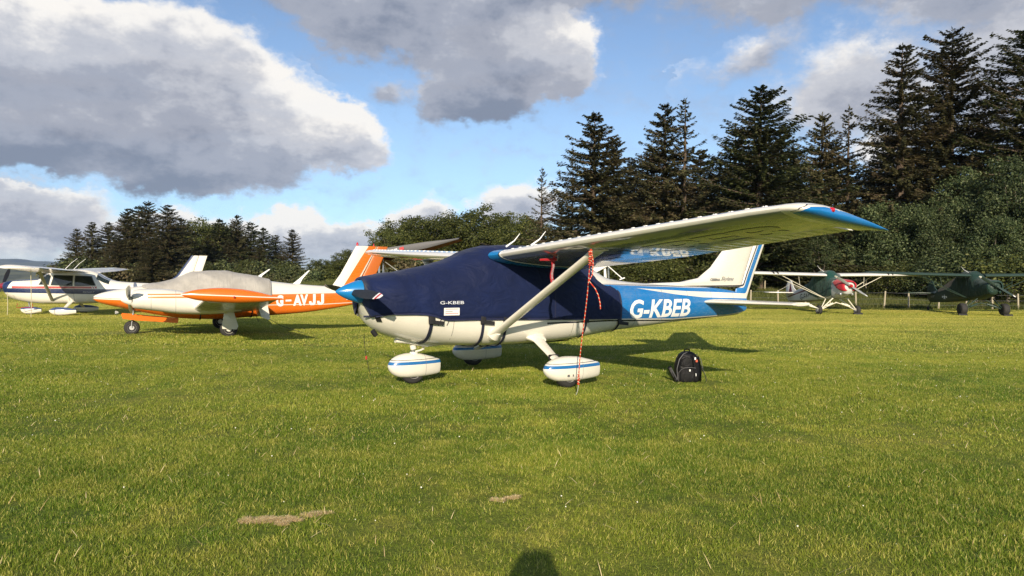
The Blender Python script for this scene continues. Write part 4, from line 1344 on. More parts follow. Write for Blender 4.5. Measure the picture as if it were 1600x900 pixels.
# ---------------------------------------------------------------- tie-down rope
M_ROPE, n, p, out = new_mat('red_and_white_rope')
ob = n.t.nodes.new('ShaderNodeTexCoord').outputs['Object']
x, y, z = n.sep(ob)
wvv = n.m('FRACT', n.mul(n.add(n.add(z, n.mul(x, .6)), n.mul(y, .6)), 24.0))
n.lk(n.mix(n.gt(wvv, .72), (.60, .045, .015), (.70, .50, .36)), p.inputs['Base Color']); p.inputs['Roughness'].default_value = .8
top = kw(2.36, 2.63, 1.90)
rope = thing('tie_down_rope', 'orange red tie-down rope hanging from the top of the near wing strut', 'rope', (.885, 9.02, 0))
o0 = Vector((.885, 9.02, 0))
end = Vector((.880, 8.98, .17))
pth = [top.lerp(end, t) + Vector((.012 * math.sin(t * 6), 0, 0)) - o0 for t in np.linspace(0, 1, 16)]
Geo().tube(pth, .0065, 8).obj('main_strand', M_ROPE, rope)
def coil(c, h, r, turns, rr=.009):
    return [Vector(c) + Vector((math.cos(a) * r * (1 + .2 * math.sin(a * .7)), math.sin(a) * r, -h * a / (turns * 2 * PI))) for a in np.linspace(0, turns * 2 * PI, turns * 12)]
Geo().tube(coil(top - o0 + Vector((.0, 0, -.02)), 0.18, .020, 7), .0065, 6).obj('top_hitch', M_ROPE, rope)
Geo().tube(coil(end - o0 + Vector((0, 0, .13)), .14, .012, 5), .0065, 6).obj('lower_knot', M_ROPE, rope)
a0 = top - o0
Geo().tube([a0 + Vector(q) for q in ((.01, 0, 0), (.035, 0, -.15), (.03, 0, -.30), (-.01, 0, -.38), (.0, 0, -.40), (.06, 0, -.47), (.10, 0, -.55), (.125, 0, -.65), (.13, 0, -.72))], .0065, 8).obj('loose_tail', M_ROPE, rope)
Geo().tube([end - o0, Vector((-.01, .04, .06)), Vector((-.03, .10, -.01))], .004, 6).obj('ground_string', paint('white_string', (.7, .7, .66), .8), rope)

# chain hanging at the nose of the aircraft
g = Geo()
pts_ = [kw(.60, -.30, .72 - .6 * t ** 1.0 + 0) + Vector((.10 * t * t, 0, 0)) for t in np.linspace(0, 1, 8)]
gr = thing('ground_tether', 'thin dark tether with a red tag hanging by the nose wheel', 'tether', (pts_[-1].x, pts_[-1].y, 0))
Geo().tube([q - Vector((pts_[-1].x, pts_[-1].y, 0)) for q in pts_] , .004, 5).obj('cord', M_DARK, gr)
Geo().box(pts_[4] - Vector((pts_[-1].x, pts_[-1].y, 0)), (.022, .006, .05)).obj('tag', M_RED, gr)
# ================================================================= G-AVJJ, the orange and white low-wing twin
ORANGE = (.72, .155, .010)
TX, TY, TYAW, TZ = -10.8325, 17.6617, .4684, -.08
T = thing('light_aircraft', 'orange and white twin engined low wing aircraft lettered G-AVJJ with tip tanks', 'aircraft', (TX, TY, TZ), TYAW)
TB = Body([
 (.12, 1.02, .93, .975, .03, 2, 2), (.18, 1.06, .885, .97, .09, 2, 2), (.40, 1.135, .80, .96, .21, 2.1, 2.1), (.80, 1.22, .70, .94, .33, 2.2, 2.2),
 (1.20, 1.29, .60, .93, .43, 2.3, 2.3), (1.70, 1.36, .50, .92, .52, 2.5, 2.6), (2.10, 1.47, .43, .92, .555, 2.4, 2.8), (2.45, 1.63, .40, .92, .565, 2.3, 3.0),
 (3.10, 1.67, .385, .92, .565, 2.4, 3.0), (3.80, 1.58, .42, .93, .52, 2.4, 2.8), (4.45, 1.43, .465, .95, .44, 2.4, 4.0), (5.30, 1.34, .525, .97, .35, 2.4, 4.5),
 (6.00, 1.29, .61, 1.00, .255, 2.3, 4.2), (7.00, 1.24, .80, 1.05, .12, 2.2, 3.2), (7.30, 1.20, .95, 1.06, .06, 2, 2)])
def t_line(n, x): return n.curve(x, [(.1, .952), (1.05, .915), (1.9, .90), (4.3, 1.065), (6.4, 1.095), (6.75, 1.08), (7.3, 1.02)])
def t_orange(n, x, y, z): return n.mul(n.lt(z, t_line(n, x)), n.lt(x, 6.9))
def t_thin(n, x, y, z): return n.mul(n.mul(n.gt(z, n.curve(x, [(5.9, .762), (6.75, .80)])), n.lt(z, n.curve(x, [(5.9, .782), (6.75, .82)]))), n.gt(x, 4.0))
M_TW = paint('orange_and_white_livery', WHITE, .28, [(t_orange, ORANGE), (t_thin, WHITE), (lambda n, x, y, z: n.mul(n.mul(n.gt(z, n.add(t_line(n, x), .028)), n.lt(z, n.add(t_line(n, x), .040))), n.lt(x, 2.0)), (.35, .06, .01))], coat=.5)
M_OR = paint('orange_paint', ORANGE, .28, coat=.5)
tf = TB.mesh('fuselage', M_TW, T, m=44, nx=50)
JP = [(.42, 1), (.70, 1), (.70, .18), (.55, 0), (.15, 0), (0, .18), (0, .36), (.25, .36), (.27, .22), (.42, .22)]
for side in (1, -1):
    def on_side(u, v, side=side):
        x = u if side == 1 else 10.43 - u
        return (x, -side * (TB.halfy(x, v + .028 * (u - 4.5) * side) + .005), v + .028 * ((u - 4.5) if side == 1 else (5.9 - u)))
    text_on('registration_letters', 'G', M_LETTER, tf, 4.53, .722, .20, .318, on_side, .05, 0)
    flat_on('registration_letters', M_LETTER, tf, [[(4.79, .855), (4.95, .855), (4.95, .905), (4.79, .905)]], on_side, .09)
    text_on('registration_letters', 'AV', M_LETTER, tf, 5.00, .722, .42, .318, on_side, .05, 0)
    for x0_, w_ in ((5.45, .27), (5.68, .29)):
        flat_on('registration_letters', M_LETTER, tf, [[(x0_ + a * w_, .722 + b * .318) for a, b in JP]], on_side, .09)
tst = [(.50, 2.35, 1.75, .62, .14), (1.75, 2.38, 1.62, .75, .14), (4.9, 2.45, 1.45, 1.06, .12), (5.25, 2.47, 1.42, 1.09, .12)]
M_NAC = paint('engine_cowl_paint', WHITE, .3, [
    (lambda n, x, y, z: n.mul(n.mul(n.gt(z, 1.105), n.lt(z, 1.135)), n.gt(x, 1.38)), (.80, .22, .04)),
    (lambda n, x, y, z: n.mul(n.mul(n.gt(z, 1.03), n.lt(z, 1.07)), n.gt(x, 1.38)), (.80, .22, .04)),
    (lambda n, x, y, z: n.mul(n.mul(n.gt(x, 1.45), n.lt(x, 1.458)), n.lt(z, 1.12)), (.2, .2, .2)),
    (lambda n, x, y, z: n.mul(n.gt(x, 1.98), n.lt(x, 1.988)), (.25, .25, .25))], coat=.5, grime=.2)
M_TANK = paint('tip_tank_paint', ORANGE, .27, [(lambda n, x, y, z: n.mul(n.gt(z, n.curve(x, [(2.2, 1.205), (2.9, 1.175), (4.1, 1.12)])), n.lt(z, n.curve(x, [(2.2, 1.225), (2.9, 1.195), (4.1, 1.135)]))), (.8, .78, .7))], coat=.6)
for side in (1, -1):
    wg = make_wing(T, side, tst, M_WHITE, M_WHITE, .45, 5.22, flap=(.8, 3.0), ail=(3.05, 5.15), cam=.02)
    NB = Body([(1.02, 1.10, .86, .98, .14, 2, 2), (1.06, 1.20, .79, .98, .24, 2.2, 2.2), (1.25, 1.245, .75, .98, .32, 2.5, 2.4), (1.6, 1.25, .70, .97, .36, 2.7, 2.6),
               (2.1, 1.20, .63, .93, .36, 2.6, 2.6), (2.5, 1.08, .61, .86, .33, 2.4, 2.4), (2.9, .98, .62, .80, .26, 2.2, 2.2), (3.5, .90, .68, .80, .10, 2, 2)], yc=-side * 1.75)
    nb = NB.mesh('engine_cowl', M_NAC, T, m=32, nx=26)
    for dy in (-.16, .16):
        Geo().lathe((1.045, -side * 1.75 + dy, .99), (1, 0, 0), [(0, 0), (0, .075), (.02, .08), (.02, 0)], 14).obj('air_intake', M_DARK, nb)
    sp = Geo().lathe((.80, -side * 1.75, .98), (1, 0, 0), [(0, 0), (.02, .03), (.08, .075), (.16, .115), (.24, .14), (.245, 0)], 24).obj('spinner', M_WHITE, T)
    for s_, u_ in ((-1, .42), (1, -.42)):
        blade(Geo(), (.99, -side * 1.75, .98), (0, s_ * side, u_), (1, 0, 0), .90, .17, .5, .8, .11).obj('propeller_blade', M_STEEL, sp)
    KBt = Body([(2.02, 1.225, 1.205, 1.215, .01, 2, 2), (2.10, 1.255, 1.16, 1.21, .05, 2, 2), (2.35, 1.315, 1.09, 1.205, .11, 2, 2), (2.75, 1.345, 1.045, 1.20, .15, 2, 2), (3.1, 1.325, 1.03, 1.18, .15, 2, 2),
                (3.45, 1.265, 1.04, 1.15, .115, 2, 2), (3.75, 1.185, 1.07, 1.13, .06, 2, 2), (3.97, 1.125, 1.105, 1.115, .01, 2, 2)], yc=-side * 5.36)
    tk = KBt.mesh('tip_tank', M_TANK, T, m=28, nx=26)
    Geo().lathe((3.0, -side * 5.515, 1.16), (0, -side, 0), [(0, 0), (0, .022), (.02, .02), (.03, 0)], 10).obj('navigation_light', M_LENS, tk)
    # main leg, door and wheel
    lg = Geo().tube([(3.22, -side * 1.49, .70), (3.22, -side * 1.49, .22)], .035, 12).obj('main_leg', M_STEEL, T)
    Geo().plate([(3.10, .66), (3.33, .66), (3.44, .28), (3.40, .20), (3.06, .22), (3.05, .30)], .02).obj('gear_door', M_WHITE, lg, bevel=.004).location = (0, -side * 1.60, 0)
    wheel(lg, 3.22, side * 1.49, .215, .215, .17, M_TYRE, M_WHITE)
    # tailplane
    make_wing(T, side, [(.08, 6.55, .85, 1.12, .09), (1.75, 6.75, .62, 1.12, .08)], M_WHITE, M_WHITE, .06, 1.75, name='tailplane', cam=0, n_span=4)
M_TFIN = paint('fin_paint', WHITE, .28, [
    (lambda n, x, y, z: n.mul(n.gt(x, n.curve(z, [(1.2, 6.44), (1.35, 6.53), (2.15, 7.02), (2.6, 7.32)])), n.lt(z, 2.9)), ORANGE),
    (lambda n, x, y, z: n.mul(n.mul(n.gt(x, n.curve(z, [(1.2, 6.79), (1.49, 6.94), (2.40, 7.44), (2.6, 7.56)])), n.lt(x, n.curve(z, [(1.2, 6.84), (1.49, 6.99), (2.40, 7.49), (2.6, 7.61)]))), n.gt(z, 1.0)), WHITE)], coat=.4)
M_TRUD = paint('rudder_paint', (.48, .12, .018), .4)
tfn = fin_plate('fin', [(5.95, 1.27), (6.19, 1.33), (6.42, 1.66), (6.66, 2.10), (6.88, 2.50), (7.52, 2.50), (6.90, 1.27)], .12, M_TFIN, T)
fin_plate('rudder', [(6.92, 1.27), (7.535, 2.50), (7.86, 2.50), (7.56, 1.80), (7.30, 1.27), (7.2, 1.0), (7.0, 1.0)], .07, M_TRUD, T)
Geo().lathe((6.92, 0, 2.48), (0, 0, 1), [(0, .03), (.07, .035), (.10, .03), (.13, .012), (.132, 0)], 12).obj('beacon', M_LENS, tfn)
Geo().lathe((7.42, 0, 2.49), (0, 0, 1), [(0, .02), (.03, .02), (.09, .008), (.10, 0)], 10).obj('small_beacon', M_LENS, tfn)
Geo().tube([(7.25, -.005, .93), (6.75, -.16, .905), (6.55, -.21, .90)], [.012, .02, .008], 8).obj('tail_bumper', M_LETTER, tf)
for x_ in (3.95, 5.05):
    Geo().loft([[(x_ + a, y, z) for a, y in ((0, -.012), (w_, -.012), (w_, .012), (0, .012))] for (x_, z, w_) in ((x_, 1.36 + .1 * (x_ < 4.5), .20), (x_ + .17, 1.50 + .09 * (x_ < 4.5), .10), (x_ + .44, 1.75 + .02 * (x_ < 4.5), .04))]).obj('blade_aerial', M_LETTER, tf)
Geo().tube([(4.05, 0, .46), (4.12, 0, .28)], .008, 6).obj('whip_aerial', M_DARK, tf)
# flap end seen against the fuselage, white
Geo().loft([[(a, -yn, b) for a, b in ((3.92, .80), (4.10, .88), (4.17, .84), (4.24, .46), (4.20, .42), (4.02, .50))] for yn in (.60, 1.45)]).obj('flap', M_WHITE, T)
Geo().loft([[(a, yn, b) for a, b in ((3.92, .80), (4.10, .88), (4.17, .84), (4.24, .46), (4.20, .42), (4.02, .50))] for yn in (.60, 1.45)]).obj('flap', M_WHITE, T)
# nose leg, doors, lamp
nl = Geo().tube([(1.02, 0, .72), (1.0, 0, .36), (.98, 0, .20)], [.028, .028, .024], 12).obj('nose_leg', M_STEEL, T)
Geo().tube([(.98, -.075, .20), (.985, -.07, .36), (1.0, 0, .40), (.985, .07, .36), (.98, .075, .20)], .014, 8).obj('fork', M_STEEL, nl)
wheel(nl, .98, 0, .19, .19, .12, M_TYRE, M_RIM)
Geo().plate([(.74, .57), (.78, .44), (1.08, .395), (2.06, .30), (2.08, .42), (1.4, .49)], .015).obj('nose_gear_door', M_OR, T).location = (0, -.20, 0)
Geo().plate([(.74, .57), (.78, .44), (1.08, .395), (2.06, .30), (2.08, .42), (1.4, .49)], .015).obj('nose_gear_door', M_OR, T).location = (0, .20, 0)
Geo().lathe((.62, -.10, .60), (-1, 0, 0), [(-.06, .02), (0, .045), (.015, .045), (.02, .0)], 14).obj('landing_light', M_CLEAR, nl)
TB.strap('tow_strap', M_DARK, tf, [(-.02, 1.0), (-1.0, 1.02)], .035, .006, .006, 12)
# pale canvas cover
M_GREY = cloth_mat('pale_grey_canvas', (.38, .36, .325), .8, .7, .1, (5.5, 1.2, .6))
TC = Body([tuple([r[0], r[1] + .03, r[2] - .03, r[3], r[4] + .03, r[5], r[6]]) for r in TB.r if 1.1 < r[0] < 5.0])
TC = Body([(1.20, 1.31, .57, .93, .455, 2.3, 2.3), (1.70, 1.40, .47, .92, .555, 2.4, 2.6), (2.10, 1.53, .40, .92, .59, 2.3, 2.8), (2.45, 1.675, .37, .92, .60, 2.2, 3.0),
           (3.10, 1.705, .355, .92, .60, 2.3, 3.0), (3.80, 1.615, .39, .93, .555, 2.3, 2.8), (4.42, 1.47, .47, .95, .475, 2.3, 2.6)])
t_cov = thing('aircraft_cover', 'pale grey wrinkled canvas cover over the cabin of the orange and white twin', 'aircraft cover', (TX, TY, TZ), TYAW)
tcs = cover_shell('cover_cloth', TC, lambda x: float(np.interp(x, [1.2, 1.6, 2.4, 3.3, 4.35, 4.42], [1.26, 1.16, 1.00, .98, 1.0, .98])), 1.22, 4.40, 90, M_GREY, t_cov, .009, 48, seed=5, crease=1.6)
TC.strap('hem', cloth_mat('grey_hem', (.33, .31, .28), .8), tcs, [(TC.theta(4.38, 1.0), 4.385), (PI - TC.theta(4.38, 1.0), 4.385)], .04, .006, .006, 36)
for x_ in (2.6, 3.9):
    TC.strap('strap', M_DARK, t_cov, [(TC.theta(x_, 1.0), x_), (-PI / 2, x_ - .05), (-PI - TC.theta(x_, 1.0), x_)], .03, -.015, .006, 30)
# dark tether at the wing flap
tp_ = thing('tie_down_rope', 'thin dark tie-down line slanting from the twin to the grass below its lettering', 'rope', (TX, TY, TZ), TYAW)
Geo().tube([(4.14, -.95, .50), (4.6, -1.05, .22), (5.2, -1.15, .01)], .006, 5).obj('cord', M_DARK, tp_)

# ================================================================= the red, blue and white high-wing aircraft at the left edge
CX, CY, CYAW, CZ = -21.464, 28.722, .2236, -.30
CA = thing('light_aircraft', 'white high wing aircraft with navy and red side bands at the left picture edge', 'aircraft', (CX, CY, CZ), CYAW)
CB = Body([
 (.34, 1.38, 1.10, 1.24, .20, 2, 2), (.40, 1.42, .95, 1.22, .38, 2.2, 2.2), (.60, 1.46, .75, 1.2, .46, 2.5, 2.4), (.90, 1.50, .63, 1.15, .50, 2.8, 2.5), (1.40, 1.53, .54, 1.08, .52, 3, 2.8),
 (1.72, 1.56, .51, 1.06, .53, 2.8, 3), (1.95, 1.76, .50, 1.05, .535, 2.8, 3.2), (2.20, 1.92, .50, 1.05, .54, 3.0, 3.2), (2.7, 1.97, .50, 1.05, .54, 3.4, 3.2), (3.4, 1.95, .51, 1.05, .53, 3.2, 3.0),
 (3.85, 1.84, .54, 1.04, .50, 2.8, 2.9), (4.20, 1.62, .60, 1.04, .45, 2.6, 2.7), (4.55, 1.48, .66, 1.05, .41, 2.5, 2.5), (5.4, 1.41, .76, 1.07, .31, 2.4, 2.4), (6.4, 1.37, .88, 1.10, .20, 2.3, 2.2),
 (7.3, 1.33, .98, 1.12, .10, 2.2, 2.1), (7.7, 1.30, 1.04, 1.12, .05, 2, 2)])
NAVY = (.008, .022, .085); REDP = (.42, .035, .03)
M_CL = paint('white_navy_red_livery', WHITE, .28, [
    (lambda n, x, y, z: n.mul(n.gt(z, n.curve(x, [(.3, .98), (4.4, .915), (7.7, 1.02)])), n.lt(z, n.curve(x, [(.3, 1.16), (4.4, 1.135), (7.7, 1.25)]))), NAVY),
    (lambda n, x, y, z: n.mul(n.mul(n.gt(z, 1.160), n.lt(z, 1.245)), n.mul(n.gt(x, .8), n.lt(x, 3.95))), REDP),
    (lambda n, x, y, z: n.mul(n.mul(n.lt(x, n.add(.62, n.mul(n.sub(z, 1.16), .5))), n.gt(z, 1.0)), n.lt(x, 1.2)), NAVY),
    (lambda n, x, y, z: n.mul(n.gt(z, n.curve(x, [(.3, 1.41), (1.7, 1.50), (1.75, 3.0)])), n.lt(x, 1.74)), NAVY)], coat=.5)
cf = CB.mesh('fuselage', M_CL, CA, m=40, nx=50)
for nm, poly in (('windscreen', [(1.80, 1.32), (2.16, 1.32), (2.22, 1.66), (2.10, 1.74), (1.98, 1.68)]),
                 ('door_window', [(2.26, 1.30), (3.03, 1.28), (3.05, 1.68), (2.36, 1.70)]),
                 ('side_window', [(3.15, 1.28), (3.90, 1.30), (3.72, 1.66), (3.15, 1.68)])):
    for side in (1, -1):
        CB.patch(nm, M_GLASS, cf, poly, .006, side)
        CB.patch('window_frame', M_LINE, cf, [(a + (.025 if a > np.mean([q[0] for q in poly]) else -.025), b + (.022 if b > 1.5 else -.022)) for a, b in poly], .003, side)
# wrap-round windscreen and rear window
def c_top(u, v): return CB.pt(u, v, .006)
flat_on('windscreen', M_GLASS, cf, [[(1.76, 1.0), (1.76, 2.14), (2.12, 2.14), (2.12, 1.0)]], lambda u, v: c_top(u, v), .08)
flat_on('rear_window', M_GLASS, cf, [[(3.92, .62), (3.92, 1.45), (4.38, 1.40), (4.38, .55)]], lambda u, v: c_top(u, v), .08)
flat_on('rear_window', M_GLASS, cf, [[(3.92, PI - 1.45), (3.92, PI - .62), (4.38, PI - .55), (4.38, PI - 1.40)]], lambda u, v: c_top(u, v), .08)
for x_ in (2.22, 3.10):
    CB.patch('door_seam', M_LINE, cf, [(x_, .62), (x_ + .010, .62), (x_ + .010, 1.26), (x_, 1.26)], .003)
for side in (1, -1):
    text_on('registration_letters', 'G-BNKD' if False else 'G-', M_LETTER, cf, 4.80, .93, .34, .20, (lambda u, v: (u, -(CB.halfy(u, v) + .004), v)) if side == 1 else (lambda u, v: (9.94 - u, (CB.halfy(9.94 - u, v) + .004), v)), .05, .1)
text_on('side_script', 'Skyhawk II', M_LETTER, cf, 3.44, .985, .42, .05, lambda u, v: (u, -(CB.halfy(u, v) + .004), v), .0, .3)
for k in range(2):
    CB.patch('flash_mark', M_LETTER, cf, [(3.80 + k * .08, 1.16), (3.83 + k * .08, 1.16), (3.78 + k * .08, 1.24), (3.75 + k * .08, 1.24)], .005)
Geo().lathe((.02, 0, 1.235), (1, 0, 0), [(0, 0), (.02, .03), (.12, .09), (.25, .14), (.33, .16), (.335, 0)], 28).obj('spinner', paint('dark_red_spinner', (.22, .02, .035), .3, coat=.5), CA)
for s_, dz_ in ((-1, -1.0), (1, 1.0)):
    blade(Geo(), (.24, 0, 1.235), (0, s_ * .75, dz_ * .85), (1, 0, 0), .96, .16, .6, .9, .12).obj('propeller_blade', M_BLACKPROP, CA)
cst = [(.5, 2.15, 1.62, 1.83, .12), (2.6, 2.17, 1.62, 1.90, .12), (5.2, 2.38, 1.14, 2.0, .11)]
for side in (1, -1):
    wg = make_wing(CA, side, cst, M_WHITE, M_RIB, .50, 5.2, flap=(.6, 2.6), ail=(2.63, 5.15))
    Geo().loft([[(x_, y_, z_ - k_) for x_, y_, z_ in foil_ring(-side * yn, 2.38 + dx, ch, 2.0, t_, 0, 1, 12)] for yn, dx, ch, t_, k_ in ((5.2, 0, 1.14, .11, 0), (5.33, .04, 1.16, .10, .008), (5.42, .15, 1.10, .06, .03), (5.46, .3, .98, .03, .045))]).obj('wing_tip', M_WHITE, wg)
    a = Vector((2.28, -side * .48, .66)); b = Vector((2.62, -side * 2.55, 1.86)); ax = (b - a).normalized(); w_ = ax.cross(Vector((1, 0, 0))).normalized(); v = w_.cross(ax)
    Geo().loft([[p_ + v * .07 * math.cos(2 * PI * k / 16) + w_ * .03 * math.sin(2 * PI * k / 16) for k in range(16)] for p_ in (a, a.lerp(b, .5), b)]).obj('wing_strut', paint('beige_strut_paint', (.42, .40, .33), .4), CA)
    lg = Geo().loft([[(px_ + cw * math.cos(2 * PI * k / 12), -side * (yn + .02 * math.sin(2 * PI * k / 12)), z_ + cw * .3 * math.sin(2 * PI * k / 12)) for k in range(12)] for px_, yn, z_, cw in ((2.95, .42, .60, .10), (2.92, .85, .40, .07), (2.90, 1.22, .27, .055))]).obj('main_leg', M_WHITE, CA)
    B = Body([(2.45, .27, .25, .26, .02, 2, 2), (2.52, .34, .17, .26, .09, 2.1, 2.2), (2.75, .41, .09, .26, .125, 2.1, 2.8), (3.0, .40, .09, .26, .12, 2.1, 2.8), (3.45, .32, .16, .25, .04, 2, 2.2)], yc=-side * 1.25)
    fa = B.mesh('wheel_fairing', paint('blue_topped_fairing', WHITE, .3, [(lambda n, x, y, z: n.gt(z, .29), (.05, .08, .20))], coat=.5), CA, m=28, nx=18)
    wheel(fa, 2.86, side * 1.25, .19, .19, .14, M_TYRE, M_RIM, 'tyre')
    make_wing(CA, side, [(.05, 6.85, 1.0, 1.18, .09), (1.7, 7.05, .75, 1.18, .08)], M_WHITE, M_WHITE, .05, 1.70, name='tailplane', cam=0, n_span=3)
B = Body([(.90, .27, .25, .26, .02, 2, 2), (.96, .33, .16, .25, .08, 2.1, 2.2), (1.15, .38, .08, .25, .11, 2.1, 2.8), (1.4, .37, .09, .25, .11, 2.1, 2.8), (1.70, .30, .16, .24, .04, 2, 2.2)])
fa = B.mesh('wheel_fairing', paint('blue_topped_nose_fairing', WHITE, .3, [(lambda n, x, y, z: n.gt(z, .27), (.05, .08, .20))], coat=.5), CA, m=28, nx=18)
wheel(fa, 1.25, 0, .17, .17, .12, M_TYRE, M_RIM, 'tyre')
Geo().tube([(1.22, 0, .62), (1.25, 0, .35)], .03, 10).obj('nose_leg', M_STEEL, CA)
Geo().tube([(.95, -.35, .52), (1.0, -.55, .36), (1.5, -.3, .36), (1.45, -.25, .5)], .012, 6).obj('tow_bar', M_RED, CA)
M_CFIN = paint('fin_with_navy_edge', WHITE, .3, [(lambda n, x, y, z: n.lt(x, n.curve(z, [(1.3, 5.7), (1.47, 6.75), (1.75, 7.08), (2.62, 7.66)])), NAVY)], coat=.4)
fin_plate('fin', [(5.6, 1.36), (6.61, 1.46), (6.93, 1.72), (7.55, 2.62), (7.85, 2.62), (7.45, 1.30)], .11, M_CFIN, CA)
fin_plate('rudder', [(7.46, 1.30), (7.865, 2.62), (8.20, 2.62), (8.02, 2.04), (7.78, 1.20), (7.5, 1.1)], .07, M_WHITE, CA)
for y_ in (-.45, .45):
    Geo().tube([(2.75, y_, 1.96), (2.98, y_, 2.22), (3.22, y_, 2.42)], [.012, .008, .004], 6).obj('aerial', M_LETTER, CA)
for nm_, lab, (x_, yn) in (('tie_down_rope', 'pale tie-down strap hanging from the wing of the red and navy banded aircraft', (2.35, 2.6)), ('tie_down_rope', 'yellowish tie-down strap standing on the grass at the far left picture edge', (.75, .75))):
    wc, ws = math.cos(CYAW), math.sin(CYAW)
    bx, by = CX + x_ * wc + yn * ws, CY + x_ * ws - yn * wc
    tr = thing(nm_, lab, 'rope', (bx, by, CZ))
    Geo().tube([(0, 0, 0), (.02, 0, .5), (.0, 0, 1.0 if yn < 1 else 1.85)], .012, 6).obj('strap', paint('pale_strap', (.55, .50, .35), .8), tr)


# ================================================================= two tube-and-fabric taildraggers on the right
def taildragger(label, X, Y, yaw, z0, mats, tyre_r, tyre_w, dark=False):
    root = thing('light_aircraft', label, 'aircraft', (X, Y, z0), yaw)
    m_body, m_wing, m_strut, m_fin, m_prop, m_cowl = mats
    B = Body([(.12, 1.60, 1.30, 1.46, .22, 2.2, 2.2), (.18, 1.68, 1.10, 1.45, .33, 2.3, 2.2), (.50, 1.73, .98, 1.40, .38, 2.6, 2.3), (1.00, 1.76, .85, 1.30, .40, 2.8, 2.8),
              (1.35, 1.80, .78, 1.25, .40, 3, 3.4), (1.60, 1.99, .75, 1.25, .39, 3, 3.6), (2.2, 2.06, .70, 1.2, .37, 3.4, 3.8), (2.9, 2.0, .64, 1.15, .35, 3.2, 3.8), (3.4, 1.72, .60, 1.05, .32, 3, 3.6),
              (4.2, 1.40, .54, .95, .26, 2.8, 3.4), (5.2, 1.18, .50, .84, .17, 2.6, 3.2), (6.1, 1.02, .48, .76, .08, 2.4, 2.8), (6.35, .98, .50, .74, .04, 2.2, 2.4)])
    fz = B.mesh('fuselage', m_body, root, m=36, nx=44)
    for s_ in (1, -1):
        st = [(.36, 1.55, 1.58, 1.97, .12), (4.9, 1.55, 1.58, 2.05, .12), (5.15, 1.62, 1.42, 2.055, .11), (5.32, 1.85, 1.0, 2.06, .10), (5.37, 2.1, .6, 2.055, .08)]
        wg = make_wing(root, s_, st, m_wing, m_wing, .36, 5.37, n_span=12)
        if not dark:
            Geo().loft([foil_ring(-s_ * yn, 1.545, 1.0, 2.0 + (yn - .36) * .0176, .19, 0, .4, 12) for yn in (2.9, 2.96)]).obj('dark_band', M_DARK, wg)
            Geo().loft([foil_ring(-s_ * yn, 1.545, 1.0, 2.0 + (yn - .36) * .0176, .19, 0, .4, 12) for yn in (3.12, 3.18)]).obj('dark_band', M_DARK, wg)
        for xa, xb in ((1.70, 1.72), (1.78, 2.62)):
            Geo().tube([(xa, -s_ * .36, .80), (xb, -s_ * 2.75, 1.99)], [.030, .030], 8, flat=.6).obj('wing_strut', m_strut, root)
        Geo().tube([(1.72, -s_ * 1.7, 1.47), (1.78, -s_ * 1.75, 1.98)], .010, 6).obj('jury_strut', m_strut, root)
        # V undercarriage
        lg = Geo().tube([(.95, -s_ * .36, .84), (1.08, -s_ * .92, tyre_r + .02)], .030, 8).tube([(1.65, -s_ * .36, .78), (1.12, -s_ * .92, tyre_r)], .026, 8).obj('gear_leg', m_strut, root)
        Geo().tube([(1.30, s_ * .05, .62), (1.15, -s_ * .45, .47), (1.10, -s_ * .90, tyre_r)], [.02, .026, .02], 8).tube([(1.22, -s_ * .22, .56), (1.13, -s_ * .62, .42)], .055, 10).obj('shock_strut', m_strut, lg)
        wheel(lg, 1.10, s_ * 1.0, tyre_r, tyre_r, tyre_w, M_TYRE, M_RIM if not dark else M_DARK)
        # tailplane, thin and rounded
        Geo().plate([(5.55, .10), (5.62, .9), (5.85, 1.40), (6.2, 1.50), (6.6, 1.38), (6.72, .9), (6.70, .10)], .05, axis=2).obj('tailplane', m_wing, root, bevel=.015).matrix_local = Matrix.Translation((0, 0, 1.0)) @ Matrix.Diagonal((1, -s_, 1, 1))
        Geo().tube([(6.0, -s_ * .9, 1.02), (6.15, -s_ * .05, 1.45)], .006, 4).tube([(6.0, -s_ * .9, .98), (6.1, -s_ * .05, .60)], .006, 4).obj('tail_wire', m_strut, root)
    fn = Geo().plate([(5.45, 1.12), (5.75, 1.30), (5.98, 1.62), (6.12, 1.69), (6.2, 1.68), (6.2, .75), (6.0, .8)], .05).obj('fin', m_fin, root, bevel=.015)
    Geo().plate([(6.22, 1.68), (6.40, 1.64), (6.56, 1.45), (6.64, 1.15), (6.60, .80), (6.42, .60), (6.22, .60)], .05).obj('rudder', m_fin, root, bevel=.015)
    tl = Geo().tube([(6.15, 0, .52), (6.38, 0, .30), (6.50, 0, .16)], [.025, .02, .02], 8).obj('tail_spring', m_strut, root)
    wheel(tl, 6.50, 0, .11, .11, .06, M_TYRE, M_DARK)
    hub = Geo().lathe((-.10, 0, 1.46), (1, 0, 0), [(0, .0), (.0, .05), (.05, .08), (.2, .10), (.24, 0)], 16).obj('propeller_hub', m_cowl, root)
    g1 = blade(Geo(), (-.02, 0, 1.46), (0, .86, .50), (1, 0, 0), .98, .16, .5, .9, .08).obj('propeller_blade', m_prop, root)
    g1 = blade(Geo(), (-.02, 0, 1.46), (0, -.86, -.50), (1, 0, 0), .98, .16, .5, .9, .08).obj('propeller_blade', m_prop, root)
    Geo().tube([(2.0, .1, 2.05), (2.25, .35, 2.30), (2.35, .45, 2.48)], [.012, .008, .004], 6).obj('aerial', M_LETTER, root)
    return root, B, fz


